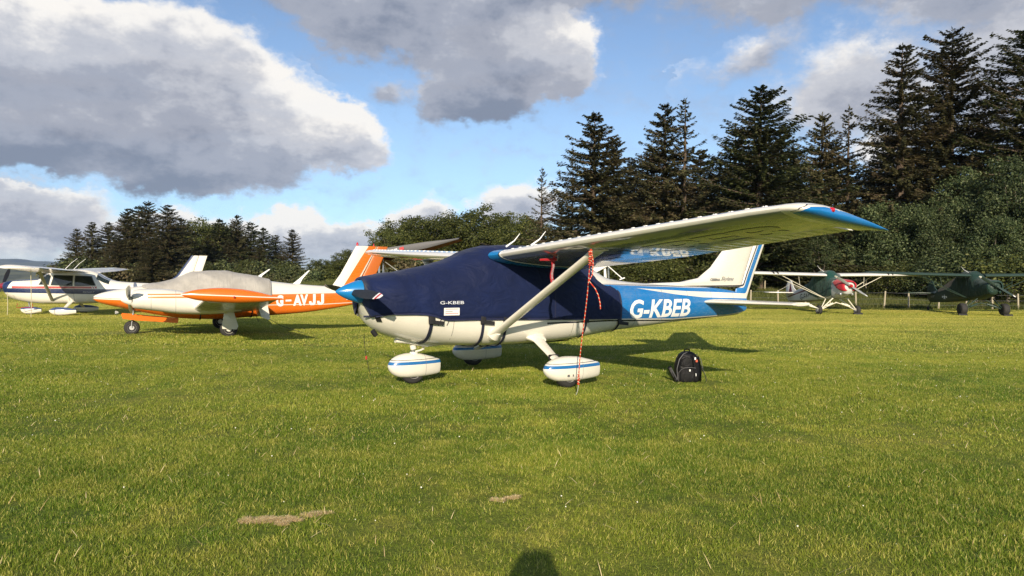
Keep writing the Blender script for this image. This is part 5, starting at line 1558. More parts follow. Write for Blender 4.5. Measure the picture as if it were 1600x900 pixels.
M_SILVER = paint('pale_fabric_with_maroon_flash', (.55, .56, .55), .45, [
    (lambda n, x, y, z: n.mul(n.mul(n.gt(z, n.curve(x, [(2.5, 1.28), (4.0, 1.10), (6.2, .72)])), n.lt(z, n.curve(x, [(2.5, 1.42), (4.0, 1.20), (6.2, .78)]))), n.gt(x, 2.6)), (.10, .012, .03)),
    (lambda n, x, y, z: n.mul(n.lt(z, n.curve(x, [(2.5, .66), (6.2, .53)])), n.gt(x, 2.6)), (.10, .012, .03))])
M_SFIN = paint('pale_fin_with_arrow', (.58, .59, .58), .45, [
    (lambda n, x, y, z: n.mul(n.mul(n.gt(z, 1.0), n.lt(z, 1.50)), n.mul(n.gt(x, n.add(5.86, n.mul(n.sub(z, 1.0), .45))), n.lt(x, n.sub(6.30, n.mul(n.sub(z, 1.0), .36))))), (.10, .012, .03))])
M_CREAM = paint('cream_dope', (.72, .68, .55), .35, coat=.3)
M_CREAMW = paint('white_fabric_wing', (.70, .69, .64), .35, coat=.3)
M_SPROP = paint('grey_blade_white_tip', (.35, .36, .35), .35, [(lambda n, x, y, z: n.gt(n.m('ABSOLUTE', y), .72), (.85, .85, .82))], metallic=.3)
S_root, SB, sf = taildragger('silver taildragger lettered G-FAO with a red engine cover and white wings', 16.5056, 33.6609, 1.6494, -.22,
                             (M_SILVER, M_CREAMW, M_CREAM, M_SFIN, M_SPROP, M_RED), .235, .17)
text_on('registration_letters', 'G-FAOI', M_LINE, sf, 0, 0, 1.45, .34, lambda u, v: (4.55 - u, SB.halfy(4.55 - u, v + .62) + .006, v + .62 + .05 * u * 1.0), .02, .12)
text_on('registration_letters', 'G-FAOI', M_LINE, sf, 0, 0, 1.45, .34, lambda u, v: (3.10 + u, -(SB.halfy(3.10 + u, v + .62) + .006), v + .69 - .05 * u), .02, .12)
Geo().box((.55, .30, 1.05), (.45, .10, .12)).box((.55, -.30, 1.05), (.45, .10, .12)).obj('exhaust_shroud', M_STEEL, sf, bevel=.02)
sc1 = thing('aircraft_cover', 'dark green canvas cover over the cabin of the silver taildragger', 'aircraft cover', (16.5056, 33.6609, -.22), 1.6494)
M_GREEN = cloth_mat('dark_green_canvas', (.006, .052, .040), .6, 1.8, .15, (1.5, 1.5, .8))
SC = Body([(1.02, 1.80, .82, 1.30, .44, 2.8, 2.8), (1.35, 1.85, .75, 1.25, .44, 2.8, 3.2), (1.60, 2.03, .72, 1.25, .43, 2.8, 3.4), (1.9, 2.20, .68, 1.2, .42, 2.6, 3.6), (2.6, 2.20, .64, 1.15, .41, 2.6, 3.6), (3.1, 2.03, .60, 1.08, .385, 2.8, 3.4), (3.5, 1.72, .56, 1.05, .355, 2.8, 3.4), (4.2, 1.45, .50, .95, .295, 2.6, 3.2)])
cover_shell('cover_cloth', SC, lambda x: float(np.interp(x, [1.02, 1.4, 2.0, 2.6, 3.4, 4.2], [.98, .90, .88, .82, 1.02, 1.28])), 1.03, 4.15, 60, M_GREEN, sc1, .022, 36, seed=9)
SC.strap('strap', M_DARK, sc1, [(SC.theta(1.1, .95), 1.08), (-PI / 2, 1.15), (-PI - SC.theta(1.1, .95), 1.08)], .04, .0, .006, 24)
SC.strap('strap', M_DARK, sc1, [(SC.theta(2.45, .84), 2.45), (-PI / 2, 2.45), (-PI - SC.theta(2.45, .84), 2.45)], .03, -.02, .006, 24)
sc2 = thing('engine_cover', 'bright red cover over the engine cowling of the silver taildragger', 'aircraft cover', (16.5056, 33.6609, -.22), 1.6494)
SE = Body([(.06, 1.64, 1.24, 1.46, .25, 2.2, 2.2), (.14, 1.72, 1.08, 1.45, .37, 2.3, 2.2), (.50, 1.77, .94, 1.40, .42, 2.6, 2.3), (.98, 1.80, .82, 1.30, .435, 2.7, 2.8)])
cover_shell('cover_cloth', SE, lambda x: float(np.interp(x, [.06, .3, .55, .98], [1.20, 1.24, 1.36, 1.62])), .07, .97, 24, M_FLAG, sc2, .02, 30, seed=4)

OLIVE = (.010, .030, .020)
M_OL = paint('dark_green_fabric', (.022, .045, .034), .45)
M_OLW = paint('dark_green_wing', (.030, .055, .042), .4)
M_OLP = paint('dark_blade_white_tip', (.03, .05, .04), .35, [(lambda n, x, y, z: n.gt(n.m('ABSOLUTE', y), .74), (.85, .85, .82))])
M_root, MBd, mf = taildragger('dark green military taildragger with a white star and fat tyres by the right edge', 23.5693, 33.584, 1.4831, -.17,
                              (M_OL, M_OLW, M_OL, M_OL, M_OLP, M_OL), .30, .30, True)
star = []
for k in range(10):
    r_ = .17 if k % 2 == 0 else .068
    star.append((4.25 + r_ * math.sin(k * PI / 5), .82 + r_ * math.cos(k * PI / 5)))
for s_ in (1, -1):
    MBd.patch('star_emblem', M_LETTER, mf, star, .006, s_, .2)
    for dx in (-1, 1):
        MBd.patch('emblem_bar', M_LETTER, mf, [(4.25 + dx * .17, .78), (4.25 + dx * .30, .78), (4.25 + dx * .30, .87), (4.25 + dx * .17, .87)], .006, s_, .2)
M_FADED = paint('faded_white_lettering', (.42, .45, .46), .6)
text_on('fuselage_lettering', 'U.S.ARMY', M_FADED, mf, 0, 0, .95, .13, lambda u, v: (6.15 - u, MBd.halfy(6.15 - u, min(v + .88 + .17 * u, 1.0)) + .03, v + .88 + .17 * u), .02, .2)
text_on('serial_number', 'R-157', M_FADED, mf, 0, 0, .5, .13, lambda u, v: (6.0 - u, MBd.halfy(6.0 - u, v + .72 + .1 * u) + .02, v + .72 + .1 * u), .02, .2)
mc = thing('aircraft_cover', 'very dark green cover over the cabin and engine of the military taildragger', 'aircraft cover', (23.5693, 33.584, -.17), 1.4831)
M_DG = cloth_mat('very_dark_green_canvas', (.008, .034, .024), .55, 1.8, .1, (1.5, 1.5, .8))
MC = Body([(.04, 1.66, 1.22, 1.46, .26, 2.2, 2.2), (.12, 1.74, 1.05, 1.45, .38, 2.3, 2.2), (.5, 1.78, .92, 1.40, .43, 2.6, 2.3), (1.0, 1.81, .81, 1.30, .45, 2.8, 2.8), (1.35, 1.86, .74, 1.25, .45, 2.8, 3.2), (1.60, 2.03, .72, 1.25, .44, 2.8, 3.4),
           (1.9, 2.20, .67, 1.2, .43, 2.6, 3.6), (2.6, 2.20, .63, 1.15, .42, 2.6, 3.6), (3.1, 2.03, .59, 1.08, .39, 2.8, 3.4), (3.5, 1.73, .55, 1.05, .36, 2.8, 3.4)])
cover_shell('cover_cloth', MC, lambda x: float(np.interp(x, [.04, .5, 1.0, 2.6, 3.5], [1.12, 1.02, .92, .86, 1.05])), .05, 3.45, 64, M_DG, mc, .024, 36, seed=13)
ms = thing('folded_tarpaulin', 'tan and white tarpaulin lying along the rear deck of the military taildragger', 'tarpaulin', (23.5693, 33.584, -.17), 1.4831)
Geo().loft([[(x_, y_, z_) for y_, z_ in ((-hw, zb), (hw, zb), (hw * .8, zt), (-hw * .8, zt))] for x_, hw, zb, zt in ((3.3, .30, 1.32, 1.86), (3.9, .26, 1.28, 1.66), (4.6, .20, 1.16, 1.40), (5.2, .14, 1.08, 1.22))]).obj('tarpaulin_cloth', cloth_mat('tan_canvas', (.30, .22, .15), .8), ms)
for nm, (rx, ry, rz0, ryw) in (('silver', (16.5056, 33.6609, -.22, 1.6494)), ('dark green', (23.5693, 33.584, -.17, 1.4831))):
    pass

# chocks
for lab, x_, y_ in (('dark chock against the far tyre of the silver taildragger', 17.35, 34.62), ('dark chock with a white cord by the fat near tyre of the military taildragger', 24.75, 34.45), ('dark chock by the other fat tyre of the military taildragger', 22.55, 34.55)):
    ck = Geo(); zc_ = gz(x_, y_)
    ck.loft([[(xx, y_ - .08, zc_), (xx, y_ + .08, zc_), (xx, y_ + .03, zc_ + .10), (xx, y_ - .03, zc_ + .10)] for xx in (x_ - .22, x_ + .22)])
    tag(ck.obj('wheel_chock', M_DARK), lab, 'chock')
# ================================================================= rucksack on the grass
bx, by = 2.68, 10.42
bp_ = thing('backpack', 'black rucksack standing on the grass behind the near wheel, one strap sticking out', 'backpack', (bx, by, gz(bx, by)), .12)
M_NYL = cloth_mat('black_nylon', (.0045, .0045, .0055), .5, .8, .0, (3, 3, 3))
M_NYL2 = cloth_mat('black_mesh_nylon', (.007, .007, .008), .7, .8, .0, (4, 4, 4))
M_ZIP = paint('grey_zip', (.10, .10, .105), .4)
g = Geo(); R_ = []
for z_, hw, hd, dx in ((0, .17, .11, 0), (.02, .195, .13, 0), (.12, .205, .14, 0), (.24, .195, .135, .0), (.34, .165, .12, -.005), (.41, .125, .095, -.01), (.445, .075, .06, -.012), (.455, .02, .02, -.012)):
    R_.append([(dx + hw * math.copysign(abs(math.cos(a)) ** .6, math.cos(a)), .04 + hd * math.copysign(abs(math.sin(a)) ** .7, math.sin(a)), z_) for a in [2 * PI * k / 28 for k in range(28)]])
pack = g.loft(R_).obj('main_bag', M_NYL, bp_, angle=60)
g = Geo(); R_ = []
for z_, hw, d_ in ((.01, .14, .06), (.03, .15, .075), (.13, .15, .075), (.20, .13, .06), (.22, .10, .03)):
    R_.append([(-.035 + hw * math.copysign(abs(math.cos(a)) ** .5, math.cos(a)), -.08 + d_ * math.copysign(abs(math.sin(a)) ** .7, math.sin(a)), z_) for a in [2 * PI * k / 24 for k in range(24)]])
g.loft(R_).obj('front_pocket', M_NYL2, bp_, angle=60)
Geo().loft([[(-.03 + hw * math.cos(a), -.075 + .04 * math.sin(a), z_) for a in [2 * PI * k / 20 for k in range(20)]] for z_, hw in ((.24, .12), (.27, .135), (.34, .11), (.37, .06))]).obj('upper_pocket', M_NYL2, bp_, angle=60)
Geo().tube([(-.17, -.13, .20), (-.12, -.158, .225), (-.03, -.165, .232), (.05, -.158, .222)], .005, 6).tube([(-.185, -.09, .02), (-.19, -.10, .15), (-.16, -.13, .20)], .005, 6).obj('zip', M_ZIP, pack)
Geo().tube([(-.19, -.06, .03), (-.20, -.05, .2), (-.165, -.05, .34), (-.10, -.04, .42), (-.03, -.03, .45)], .006, 6).tube([(.2, -.06, .2), (.165, -.06, .34), (.10, -.05, .42)], .005, 6).obj('piping', M_ZIP, pack)
Geo().tube([(-.055, .05, .44), (-.05, .05, .475), (-.01, .05, .485), (.03, .05, .475), (.035, .05, .44)], .011, 8).obj('carry_handle', M_NYL, bp_)
Geo().box((.055, -.115, .36), (.022, .012, .035)).obj('zip_pull', M_LETTER, pack)
Geo().box((.075, -.122, .325), (.03, .012, .035)).obj('red_tag', paint('orange_red_tag', (.5, .10, .05), .5), pack)
Geo().box((.055, -.145, .12), (.018, .012, .04)).obj('strap_buckle', M_LETTER, pack, bevel=.003)
Geo().box((-.045, -.165, .19), (.02, .012, .03)).obj('zip_pull', M_LETTER, pack)
Geo().tube([(.10, -.11, .40), (.125, -.13, .30), (.14, -.14, .16), (.145, -.12, .02)], .016, 8, flat=.4).tube([(.0, -.13, .42), (.02, -.15, .25), (.04, -.15, .02)], .012, 8, flat=.4).obj('compression_strap', M_NYL, bp_)
Geo().loft([[(x_, y_ + a, z_ + b) for a, b in ((-.012, -.005), (.012, -.005), (.012, .005), (-.012, .005))] for x_, y_, z_ in ((.19, -.02, .22), (.235, -.05, .12), (.26, -.06, .01))]).obj('side_strap', M_ZIP, bp_)
g = Geo()
g.loft([[(-.19 + x_ * c_ , y_ - .02, z_) for x_, y_ in ((-w_, -.03), (w_, -.03), (w_, .03), (-w_, .03))] for c_, z_, w_ in ((1, .00, .05), (1, .08, .045))])
g = Geo(); R_ = []
for x_, z_, w_ in ((-.195, .01, .035), (-.235, .07, .045), (-.28, .15, .040), (-.315, .225, .022), (-.325, .24, .006)):
    R_.append([(x_ - .02, -.05 - w_, z_ - .02), (x_ + .02, -.05 - w_, z_ + .0), (x_ + .03, -.05 + w_, z_ + .01), (x_ - .02, -.05 + w_, z_ - .02)])
sp_ = g.loft(R_).obj('shoulder_strap', M_NYL, bp_)
Geo().tube([(-.215, -.105, .04), (-.25, -.10, .11), (-.29, -.085, .19)], .006, 6).obj('strap_webbing', M_ZIP, sp_)

# ================================================================= dry straw patches and clover flowers
def stalk_mesh(name, places, mat, hgt, label):
    V = []; F = []
    for (x, y, ln, a, tilt, w_) in places:
        z = gz(x, y) + .004
        d = Vector((math.cos(a), math.sin(a), tilt)) * ln; s = Vector((-math.sin(a), math.cos(a), 0)) * w_
        o = len(V); p0 = Vector((x, y, z + hgt * random.random()))
        V += [p0 - s, p0 + s, p0 + d * .5 + s * .9 + Vector((0, 0, .004)), p0 + d * .5 - s * .9 + Vector((0, 0, .004)), p0 + d]
        F += [(o, o + 1, o + 2, o + 3), (o + 3, o + 2, o + 4)]
    o = mesh_obj(name, V, F, mat, None, False)
    return tag(o, label, kind='stuff')


M_STRAW, n, p, out = new_mat('dry_straw')
rnd = n.t.nodes.new('ShaderNodeNewGeometry').outputs['Random Per Island']
leaf_mix(M_STRAW, n, p, out, n.mix(rnd, (.46, .33, .15), (.92, .76, .44)), .2, .7)
rr_ = random.Random(5)
for group_, lab in ((DRY[:4], 'patch of dead straw in the grass, larger and to the left'), (DRY[4:], 'small patch of dead straw in the grass near the middle')):
    pl = []
    for (cx, cy, a, b, t) in group_:
        for k in range(int(1300000 * a * b)):
            u, v = rr_.gauss(0, .55), rr_.gauss(0, .55)
            x = cx + u * a * math.cos(t) - v * b * math.sin(t); y = cy + u * a * math.sin(t) + v * b * math.cos(t)
            if mnoise.noise((x * 14, y * 22, 1)) + .35 < (u * u + v * v) * .45: continue
            pl.append((x, y, .010 + .032 * rr_.random(), rr_.random() * 6.28, rr_.random() * .5 - .1, .0010 + .0009 * rr_.random()))
    stalk_mesh('dry_grass_patch', pl, M_STRAW, .008, lab)
pl = []
x_, y_ = wedge(3, 16, 9)
for x, y in zip(x_, y_):
    pl.append((x, y, .05 + .05 * rr_.random(), rr_.random() * 6.28, .15 + rr_.random() * .6, .0016 + .0001 * y))
stalk_mesh('straw_stems', pl, M_STRAW, .02, 'single bleached grass stems lying in the turf')
M_FLOWER = paint('clover_flower', (.75, .74, .62), .7)
fl_src = []
g = Geo().lathe((0, 0, .035), (0, 0, 1), [(0, .001), (.002, .007), (.008, .009), (.014, .006), (.016, .0)], 7)
me = bpy.data.meshes.new('flower'); me.from_pydata(g.v, [], g.f); me.materials.append(M_FLOWER)
fl_src.append(bpy.data.objects.new('flower', me))
x_, y_ = wedge(3.0, 14, 1.6)
scatter('clover_flowers', np.stack([x_, y_, ground_z(x_, y_)], -1), rs.rand(len(x_)) * 6, .30 + .45 * rs.rand(len(x_)), fl_src, 'scattered white clover flowers in the mown grass')
# a grey pebble-like tuft in the foreground
# longer grass behind the fence
RANK, n, p, out = new_mat('rank_grass_blade')
rnd = n.t.nodes.new('ShaderNodeNewGeometry').outputs['Random Per Island']
pos = n.t.nodes.new('ShaderNodeNewGeometry').outputs['Position']
leaf_mix(RANK, n, p, out, n.mix(n.step(n.add(n.mul(rnd, .5), n.mul(n.noise(n.vm('MULTIPLY', pos, (1, .4, 1)), .5, 4, .6), .7)), .35, .85), (.055, .085, .018), (.19, .19, .06)), .3, .6)
rank_src = [tuft_object('tuft', 80 + i, 70, .45, .14, .42, .020, RANK) for i in range(4)]
k = 15000
y_ = 42.3 + 20 * rs.rand(k) ** 1.3; x_ = (rs.rand(k) * 1.65 - .62) * y_
kk = x_ > -24
x_, y_ = x_[kk], y_[kk]
scatter('long_grass', np.stack([x_, y_, ground_z(x_, y_) - .02], -1), rs.rand(len(x_)) * 6.28, .6 + .6 * rs.rand(len(x_)), rank_src, 'longer rough grass beyond the fence')
far2 = [tuft_object('tuft', 90 + i, 60, .60, .03, .07, .022, BLADE) for i in range(3)]
x_, y_ = wedge(40, 60, 3.0)
kk = (x_ < -24) | (y_ < 42.4)
scatter('grass_tufts', np.stack([x_[kk], y_[kk], ground_z(x_[kk], y_[kk]) - .01], -1), rs.rand(kk.sum()) * 6.28, .8 + .5 * rs.rand(kk.sum()), far2, 'mown grass at the far side of the field')

# ================================================================= fences and gate
M_POST = paint('weathered_post', (.40, .35, .25), .8, grime=.5, bump=.4)
M_WIRE = paint('galvanised_wire', (.30, .30, .29), .5, metallic=.6)


def fence(label, x0, x1, Y, step, h, jig, off=0.0, wires=(.25, .55, .9)):
    f = thing('post_and_wire_fence', label, 'fence', ((x0 + x1) / 2, Y, gz((x0 + x1) / 2, Y)))
    ox, oz = (x0 + x1) / 2, gz((x0 + x1) / 2, Y)
    base = None; xs_ = []
    r = random.Random(int(Y))
    k = int((x1 - x0) / step)
    tops = []
    for i in range(k + 1):
        x = x0 + i * step + r.uniform(-.15, .15); hh = h * r.uniform(.9, 1.08)
        if base is None:
            g = Geo().lathe((0, 0, -.2), (0, 0, 1), [(0, .052), (.6, .05), (1.19, .048), (1.2, .0)], 8)
            base = g.obj('fence_post', M_POST, f); o = base
        else: o = link('fence_post', base.data, f)
        o.location = (x - ox, r.uniform(-.04, .04), gz(x, Y) - oz); o.scale = (1, 1, hh)
        o.rotation_euler = (r.uniform(-.04, .04), r.uniform(-.05, .05), 0)
        tops.append((x - ox, gz(x, Y) - oz, hh))
    for wz in wires:
        Geo().tube([(a, 0, b + wz * c) for a, b, c in tops], .006, 4, False).obj('wire', M_WIRE, f)
    return f


fence('near post and wire fence across the field edge behind the two taildraggers', -8.0, 40, 42.2, 1.62, 1.0, 0)
fence('farther post and wire fence on the bank at the foot of the wood', 4, 48, 53.5, 2.6, 1.05, 0)
gt_ = thing('field_gate', 'wooden field gate with thick posts seen over the wing of the military taildragger', 'gate', (33.3, 52.0, gz(33.3, 52.0)))
for x_, w_ in ((-1.75, .30), (1.05, .16), (-3.4, .26)):
    Geo().box((x_, 0, .75), (w_, w_, 1.6)).obj('gate_post', M_POST, gt_, bevel=.02)
for z_ in (.35, .65, .95, 1.28):
    Geo().box((-.35, 0, z_), (2.6, .04, .10)).obj('gate_rail', M_POST, gt_)

# ================================================================= distant hills, lower land and houses at the left
def hill(name, pts, Y, depth, mat, label, zb):
    """ridge: crest heights along x, falling to the front and the back"""
    xs_ = np.linspace(pts[0][0], pts[-1][0], 90)
    cz_ = np.interp(xs_, [p[0] for p in pts], [p[1] for p in pts])
    cz_ = cz_ + np.array([mnoise.noise((x * .004, Y * .01, 0)) * 9 + mnoise.noise((x * .015, Y, 0)) * 3 for x in xs_]) * (Y / 6000)
    V = []; nn = 12
    for j in range(-nn, nn + 1):
        t = j / nn
        for x, c in zip(xs_, cz_):
            f = math.cos(t * PI / 2) ** 1.3
            V.append((x, Y + t * depth, zb + (c - zb) * f + mnoise.noise((x * .006, t * 4, 7)) * (c - zb) * .10 * f))
    w_ = len(xs_); F = [(i * w_ + j, i * w_ + j + 1, (i + 1) * w_ + j + 1, (i + 1) * w_ + j) for i in range(2 * nn) for j in range(w_ - 1)]
    return tag(mesh_obj(name, V, F, mat, None, True, 180), label, kind='structure')


def land_mat(name, a, b, sc):
    m, n, p, out = new_mat(name)
    pos = n.t.nodes.new('ShaderNodeNewGeometry').outputs['Position']
    n.lk(n.mix(n.step(n.noise(n.vm('MULTIPLY', pos, (1, .5, 2)), sc, 5, .6), .4, .62), a, b), p.inputs['Base Color'])
    p.inputs['Roughness'].default_value = .95; p.inputs['Specular IOR Level'].default_value = .1
    return m


M_HEATH = land_mat('heather_hillside', (.060, .055, .050), (.10, .095, .06), .004)
M_FARM = land_mat('pasture_and_hedges', (.055, .060, .035), (.12, .12, .06), .012)
hill('far_hills', [(-6800, 60), (-4700, 108), (-4445, 104), (-4300, 100), (-4195, 76), (-4110, 88), (-4000, 84), (-3860, 60), (-3500, 30), (-2600, 10), (-800, 0), (3000, 10)], 6000, 1300, M_HEATH, 'distant ridge of hills behind the wing of the banded aircraft', -60)
hill('near_hills', [(-3600, 10), (-2400, 4), (-1700, 8), (-1560, 6), (-1400, -6), (-1150, -22), (-500, -30), (900, -30)], 2300, 700, M_FARM, 'lower brown hillside in front of the distant ridge', -60)
rh = random.Random(11)
M_HWALL = paint('rendered_house_wall', (.72, .70, .66), .8)
M_HROOF = paint('slate_roof', (.08, .08, .09), .7)
M_HWIN = paint('dark_window_glass', (.03, .035, .04), .2)
for i, (q, Y, wd, lab) in enumerate(((-.722, 560, 16, 'long white cottage in the valley at the left picture edge'), (-.700, 600, 10, 'small white house in the valley under the banded aircraft wing'), (-.685, 640, 12, 'white house in the valley just left of the propeller blade'))):
    x = q * Y; z = gz(x, Y)
    hs = thing('house', lab, 'house', (x, Y, z), .3)
    Geo().box((0, 0, 1.6), (wd, 7, 3.6)).obj('wall', M_HWALL, hs)
    Geo().loft([[(sx * wd / 2 * 1.03, -3.8, 3.3), (sx * wd / 2 * 1.03, 3.8, 3.3), (sx * wd / 2 * 1.03, 0, 6.2)] for sx in (-1, 1)]).obj('roof', M_HROOF, hs)
    for k in range(3):
        Geo().box((-wd / 2 + (k + .8) * wd / 3.6, -3.52, 1.9), (1.2, .08, 1.3)).obj('window', M_HWIN, hs)
    Geo().box((wd * .35, 0, 6.3), (1, .9, 1.4)).obj('chimney', M_HWALL, hs)
for q, Y, s_, lab in ((-.735, 420, 1.0, 'dark hedgerow tree in the valley cut by the left picture edge'), (-.712, 470, .8, 'dark hedgerow tree in the valley between the two leftmost cottages'), (-.690, 430, .9, 'dark hedgerow tree in the valley behind the upright propeller blade'),
                      (-.672, 520, 1.1, 'dark hedgerow tree in the valley above the nose of the banded aircraft'), (-.655, 480, 1.0, 'dark hedgerow tree in the valley seen through the windscreen gap of the banded aircraft')):
    tree('broadleaved_tree', K['oak'], lab, 'tree', q * Y, Y, s_, rh.random() * 6, 1.2, group='hedgerow trees down in the valley')

# ================================================================= microlights behind the big aircraft
M_SAIL = paint('dark_grey_sail', (.10, .10, .105), .6)
M_SAILRED = paint('dark_red_sail_underside', (.16, .012, .02), .6)
mx_, my_ = -3.85, 24.0
tk = thing('flexwing_microlight', 'flexwing microlight whose dark grey and red wing shows above the far white wing', 'microlight', (mx_, my_, gz(mx_, my_)))
g0 = gz(mx_, my_)
HALF = [([Vector((-1.25, 0, 2.40)), Vector((.90, -.25, 2.78)), Vector((2.02, -.38, 3.00))], [Vector((-1.0, 1.0, 2.40)), Vector((1.0, .8, 2.74)), Vector((2.1, .1, 2.99))]),
        ([Vector((-1.25, 0, 2.40)), Vector((-1.5, 2.6, 2.22)), Vector((-1.8, 4.8, 2.0))], [Vector((-.2, .4, 2.35)), Vector((-.9, 2.8, 2.16)), Vector((-1.7, 4.8, 1.98))])]
def sail(AA, BB, off):
    g = Geo(); rings = []
    for t in np.linspace(0, 1, 12):
        i = 0 if t < .6 else 1; u = t / .6 if t < .6 else (t - .6) / .4
        f = AA[i].lerp(AA[i + 1], u); r_ = BB[i].lerp(BB[i + 1], u)
        rings.append([(f.x * (1 - c) + r_.x * c, f.y * (1 - c) + r_.y * c, f.z * (1 - c) + r_.z * c + .12 * math.sin(c * PI) * (1 - t * .7) + off * (1 - .8 * t)) for c in (0, .1, .25, .5, .75, 1)])
    return g.loft(rings, caps=False, closed=False)
for AA, BB in HALF[::-1]:
    up_o = sail(AA, BB, .10).obj('sail_top', M_SAIL, tk)
    lo_o = sail(AA, BB, -.20).obj('sail_underside', M_SAILRED, tk)
    Geo().loft([[p_ + Vector((0, -.015, -.10 * k_)), p_ + Vector((0, .06, 0)), p_ + Vector((0, -.015, .10 * k_)), p_ + Vector((0, -.05, 0))] for p_, k_ in zip(AA, (1.6, 1.1, .15))]).obj('leading_edge', M_SAIL, up_o)
text_on('sail_lettering', 'MAINAIR', M_LETTER, up_o, 0, 0, .55, .085, lambda u, v: (-.62 + u, -.32, 2.47 + u * .18 + v), .03, 0)
Geo().box((.06, -.33, 2.645), (.15, .02, .10), Matrix.Rotation(-.3, 3, 'Y')).obj('red_panel', M_RED, up_o)
Geo().tube([(-.86, .4, .45), (-.86, .5, 2.32)], .04, 8).tube([(-.72, .4, .45), (-.72, .5, 2.3)], .022, 8).obj('mast', M_STEEL, tk)
Geo().tube([(-.62, .3, 2.2), (.05, .2, 1.72), (.55, .1, 1.35)], .018, 6).tube([(-.4, -.6, 1.28), (-.4, .9, 1.28)], .016, 6).tube([(-.70, .4, 2.2), (-.4, -.6, 1.28)], .012, 6).tube([(-.70, .4, 2.2), (-.4, .9, 1.28)], .012, 6).obj('control_frame', M_STEEL, tk)
PB = Body([(-1.0, .62, .45, .5, .03, 2, 2), (-.85, .85, .30, .5, .26, 2.2, 2.2), (-.6, .80, .25, .5, .33, 2.2, 2.4), (-.3, .78, .27, .5, .32, 2.2, 2.4), (.2, .95, .40, .6, .22, 2.2, 2.2), (.5, .9, .55, .7, .06, 2, 2)], yc=.4)
pod = PB.mesh('pod', M_RED, tk, m=24, nx=18)
Geo().box((-.5, .4, .95), (.5, .45, .5)).obj('seat', M_DARK, pod, bevel=.06)
Geo().box((.35, .4, 1.15), (.45, .4, .45)).obj('engine', M_DARK, pod, bevel=.04)
for px_, py_ in ((-.65, .4), (.15, -.45), (.15, 1.25)):
    wheel(tk, px_, -py_, .19, .19, .12, M_TYRE, M_RIM)
Geo().tube([(.15, -.45, .2), (0, .4, .4), (.15, 1.25, .2)], .025, 8).tube([(-.65, .4, .2), (-.5, .4, .4)], .025, 8).obj('axle', M_STEEL, pod)

M_SAILW = paint('white_sailcloth', (.72, .70, .66), .7)
hx, hy = 3.45, 27.0
hg = thing('small_microlight', 'small white winged microlight glimpsed through the gap behind the cover', 'microlight', (hx, hy, gz(hx, hy)))
z0_ = -gz(hx, hy)
def wpt(px, py, dy=0.0):
    u = (px - 800) / 1080; v = 450 - py
    Yd = hy + dy
    return (u * Yd - hx, dy, CAM_H - .0175 * Yd + v / 1080 * Yd + .010 * u * Yd - gz(hx, hy))
g = Geo().loft([[wpt(898, 419, .0), wpt(922, 430, 0), wpt(922, 431, .05), wpt(898, 420, .05)], [wpt(951, 415.5, .4), wpt(945, 419, .4), wpt(945, 420, .45), wpt(951, 416.5, .45)]])
g = Geo().loft([[wpt(897, 418, d), wpt(951, 415, d), wpt(923, 430, d)] for d in (0, .35)])
sl = g.obj('wing', M_SAILW, hg)
Geo().loft([[wpt(a, 417, d), wpt(a + 3, 417, d), wpt(b + 5, 446, d), wpt(b, 446, d)] for d in (.1, .16) for a, b in ((943, 944),)]).obj('fabric_strut', M_SAILW, hg)
Geo().tube([wpt(937, 420, .3), wpt(934, 444, .3), wpt(934, 500, .3)], .03, 8).obj('upright', M_STEEL, hg)
Geo().tube([wpt(950, 416, .3), wpt(951, 444, .3), wpt(951, 500, .3)], .035, 8).obj('upright', M_STEEL, hg)
Geo().tube([wpt(950, 416, 0), wpt(973, 436, 0)], .02, 8).tube([wpt(968, 437, 0), wpt(976, 434, 0)], .025, 8).obj('brace', M_LETTER, hg)
Geo().lathe(wpt(963, 441, -.1), (0, -1, 0), [(0, .0), (0, .05), (.05, .05), (.06, 0)], 12).obj('lamp', M_LETTER, hg)
PB2 = Body([(-.9, .75, .5, .6, .04, 2, 2), (-.5, .95, .30, .6, .28, 2.2, 2.2), (.1, 1.05, .27, .6, .33, 2.2, 2.4), (.8, 1.0, .35, .65, .25, 2.2, 2.2), (1.5, .8, .6, .7, .06, 2, 2)], yc=.3)
p2_ = PB2.mesh('pod', M_DARK, hg, m=24, nx=16)
for px_, py_ in ((-.6, .3), (.7, -.4), (.7, 1.0)):
    wheel(hg, px_, -py_, .2, .2, .12, M_TYRE, M_RIM)

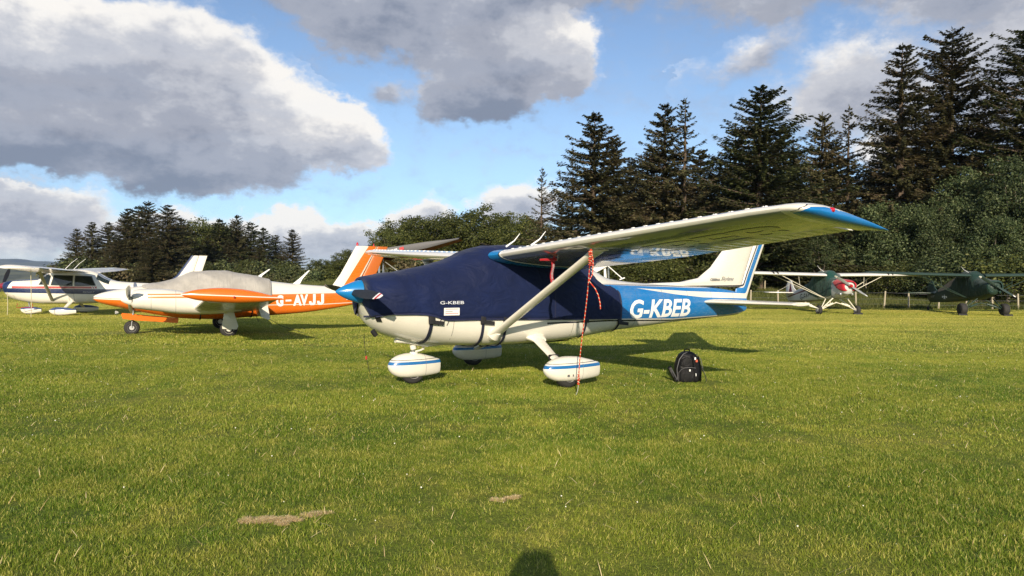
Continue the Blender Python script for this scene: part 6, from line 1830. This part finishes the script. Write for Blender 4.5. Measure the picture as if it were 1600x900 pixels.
# ================================================================= the photographer, standing behind the camera; only the shadow is in view
ph = thing('person', 'photographer holding up a phone, seen only as a shadow at the bottom', 'person', (-.02, -.42, 0))
J = {'pelvis': (0, 0, .95, .15), 'waist': (0, 0, 1.10, .135), 'chest': (0, .0, 1.30, .16), 'neck': (0, .01, 1.47, .06), 'head': (0, .03, 1.56, .085), 'crown': (0, .03, 1.66, .09), 'top': (0, .02, 1.71, .05)}
ed = [('pelvis', 'waist'), ('waist', 'chest'), ('chest', 'neck'), ('neck', 'head'), ('head', 'crown'), ('crown', 'top')]
for s_, nm in ((-1, 'l'), (1, 'r')):
    J[nm + 'sh'] = (s_ * .19, 0, 1.40, .065); J[nm + 'el'] = (s_ * .27, .12, 1.20, .048); J[nm + 'wr'] = (s_ * .10, .33, 1.50, .030)
    J[nm + 'pa'] = (s_ * .075, .37, 1.545, .030)
    J[nm + 'hip'] = (s_ * .10, 0, .90, .10); J[nm + 'kn'] = (s_ * .12, .02, .50, .062); J[nm + 'an'] = (s_ * .13, -.02, .10, .042); J[nm + 'toe'] = (s_ * .15, .15, .04, .035)
    ed += [('chest', nm + 'sh'), (nm + 'sh', nm + 'el'), (nm + 'el', nm + 'wr'), (nm + 'wr', nm + 'pa'), ('pelvis', nm + 'hip'), (nm + 'hip', nm + 'kn'), (nm + 'kn', nm + 'an'), (nm + 'an', nm + 'toe')]
    for f_ in range(4):
        a_ = nm + 'f%d' % f_; b_ = nm + 'g%d' % f_
        J[a_] = (s_ * (.065 - .004 * f_), .395, 1.575 - f_ * .018, .010); J[b_] = (s_ * .045, .425, 1.585 - f_ * .018, .008)
        ed += [(nm + 'pa', a_), (a_, b_)]
    J[nm + 't0'] = (s_ * .06, .36, 1.515, .011); J[nm + 't1'] = (s_ * .045, .385, 1.53, .009)
    ed += [(nm + 'pa', nm + 't0'), (nm + 't0', nm + 't1')]
keys = list(J); me = bpy.data.meshes.new('body')
me.from_pydata([J[k][:3] for k in keys], [(keys.index(a), keys.index(b)) for a, b in ed], [])
body = link('body', me, ph)
sk = body.modifiers.new('skin', 'SKIN')
if not me.skin_vertices: me.attributes.new('skin_vertices', 'FLOAT', 'POINT') if False else None
bm = bmesh.new(); bm.from_mesh(me); lay = bm.verts.layers.skin.verify()
for v_, k in zip(bm.verts, keys):
    v_[lay].radius = (J[k][3], J[k][3]); v_[lay].use_root = (k == 'pelvis')
bm.to_mesh(me); bm.free()
ss_ = body.modifiers.new('smooth', 'SUBSURF'); ss_.levels = 2; ss_.render_levels = 2
me.materials.append(paint('dark_clothing', (.03, .04, .06), .8))
Geo().lathe((0, .03, 1.62), (0, 0, 1), [(0, .102), (.05, .104), (.09, .085), (.12, .03), (.122, 0)], 20).obj('hair', paint('brown_hair', (.05, .03, .02), .7), ph)
Geo().box((.02, .375, 1.563), (.15, .009, .075)).obj('phone', M_DARK, ph, bevel=.004)

# ================================================================= air: pale haze that fades the far hills
m = bpy.data.materials.new('haze'); m.use_nodes = True; t = m.node_tree; t.nodes.clear()
ou = t.nodes.new('ShaderNodeOutputMaterial'); pv = t.nodes.new('ShaderNodeVolumePrincipled')
pv.inputs['Color'].default_value = (.45, .66, 1.0, 1); pv.inputs['Density'].default_value = .00006; pv.inputs['Anisotropy'].default_value = 0.0
t.links.new(pv.outputs[0], ou.inputs['Volume'])
hz = Geo().box((0, 2600, 30), (17600, 14000, 200)).obj('haze', m, smooth=False)
tag(hz, 'thin haze over the distant hills', kind='stuff')
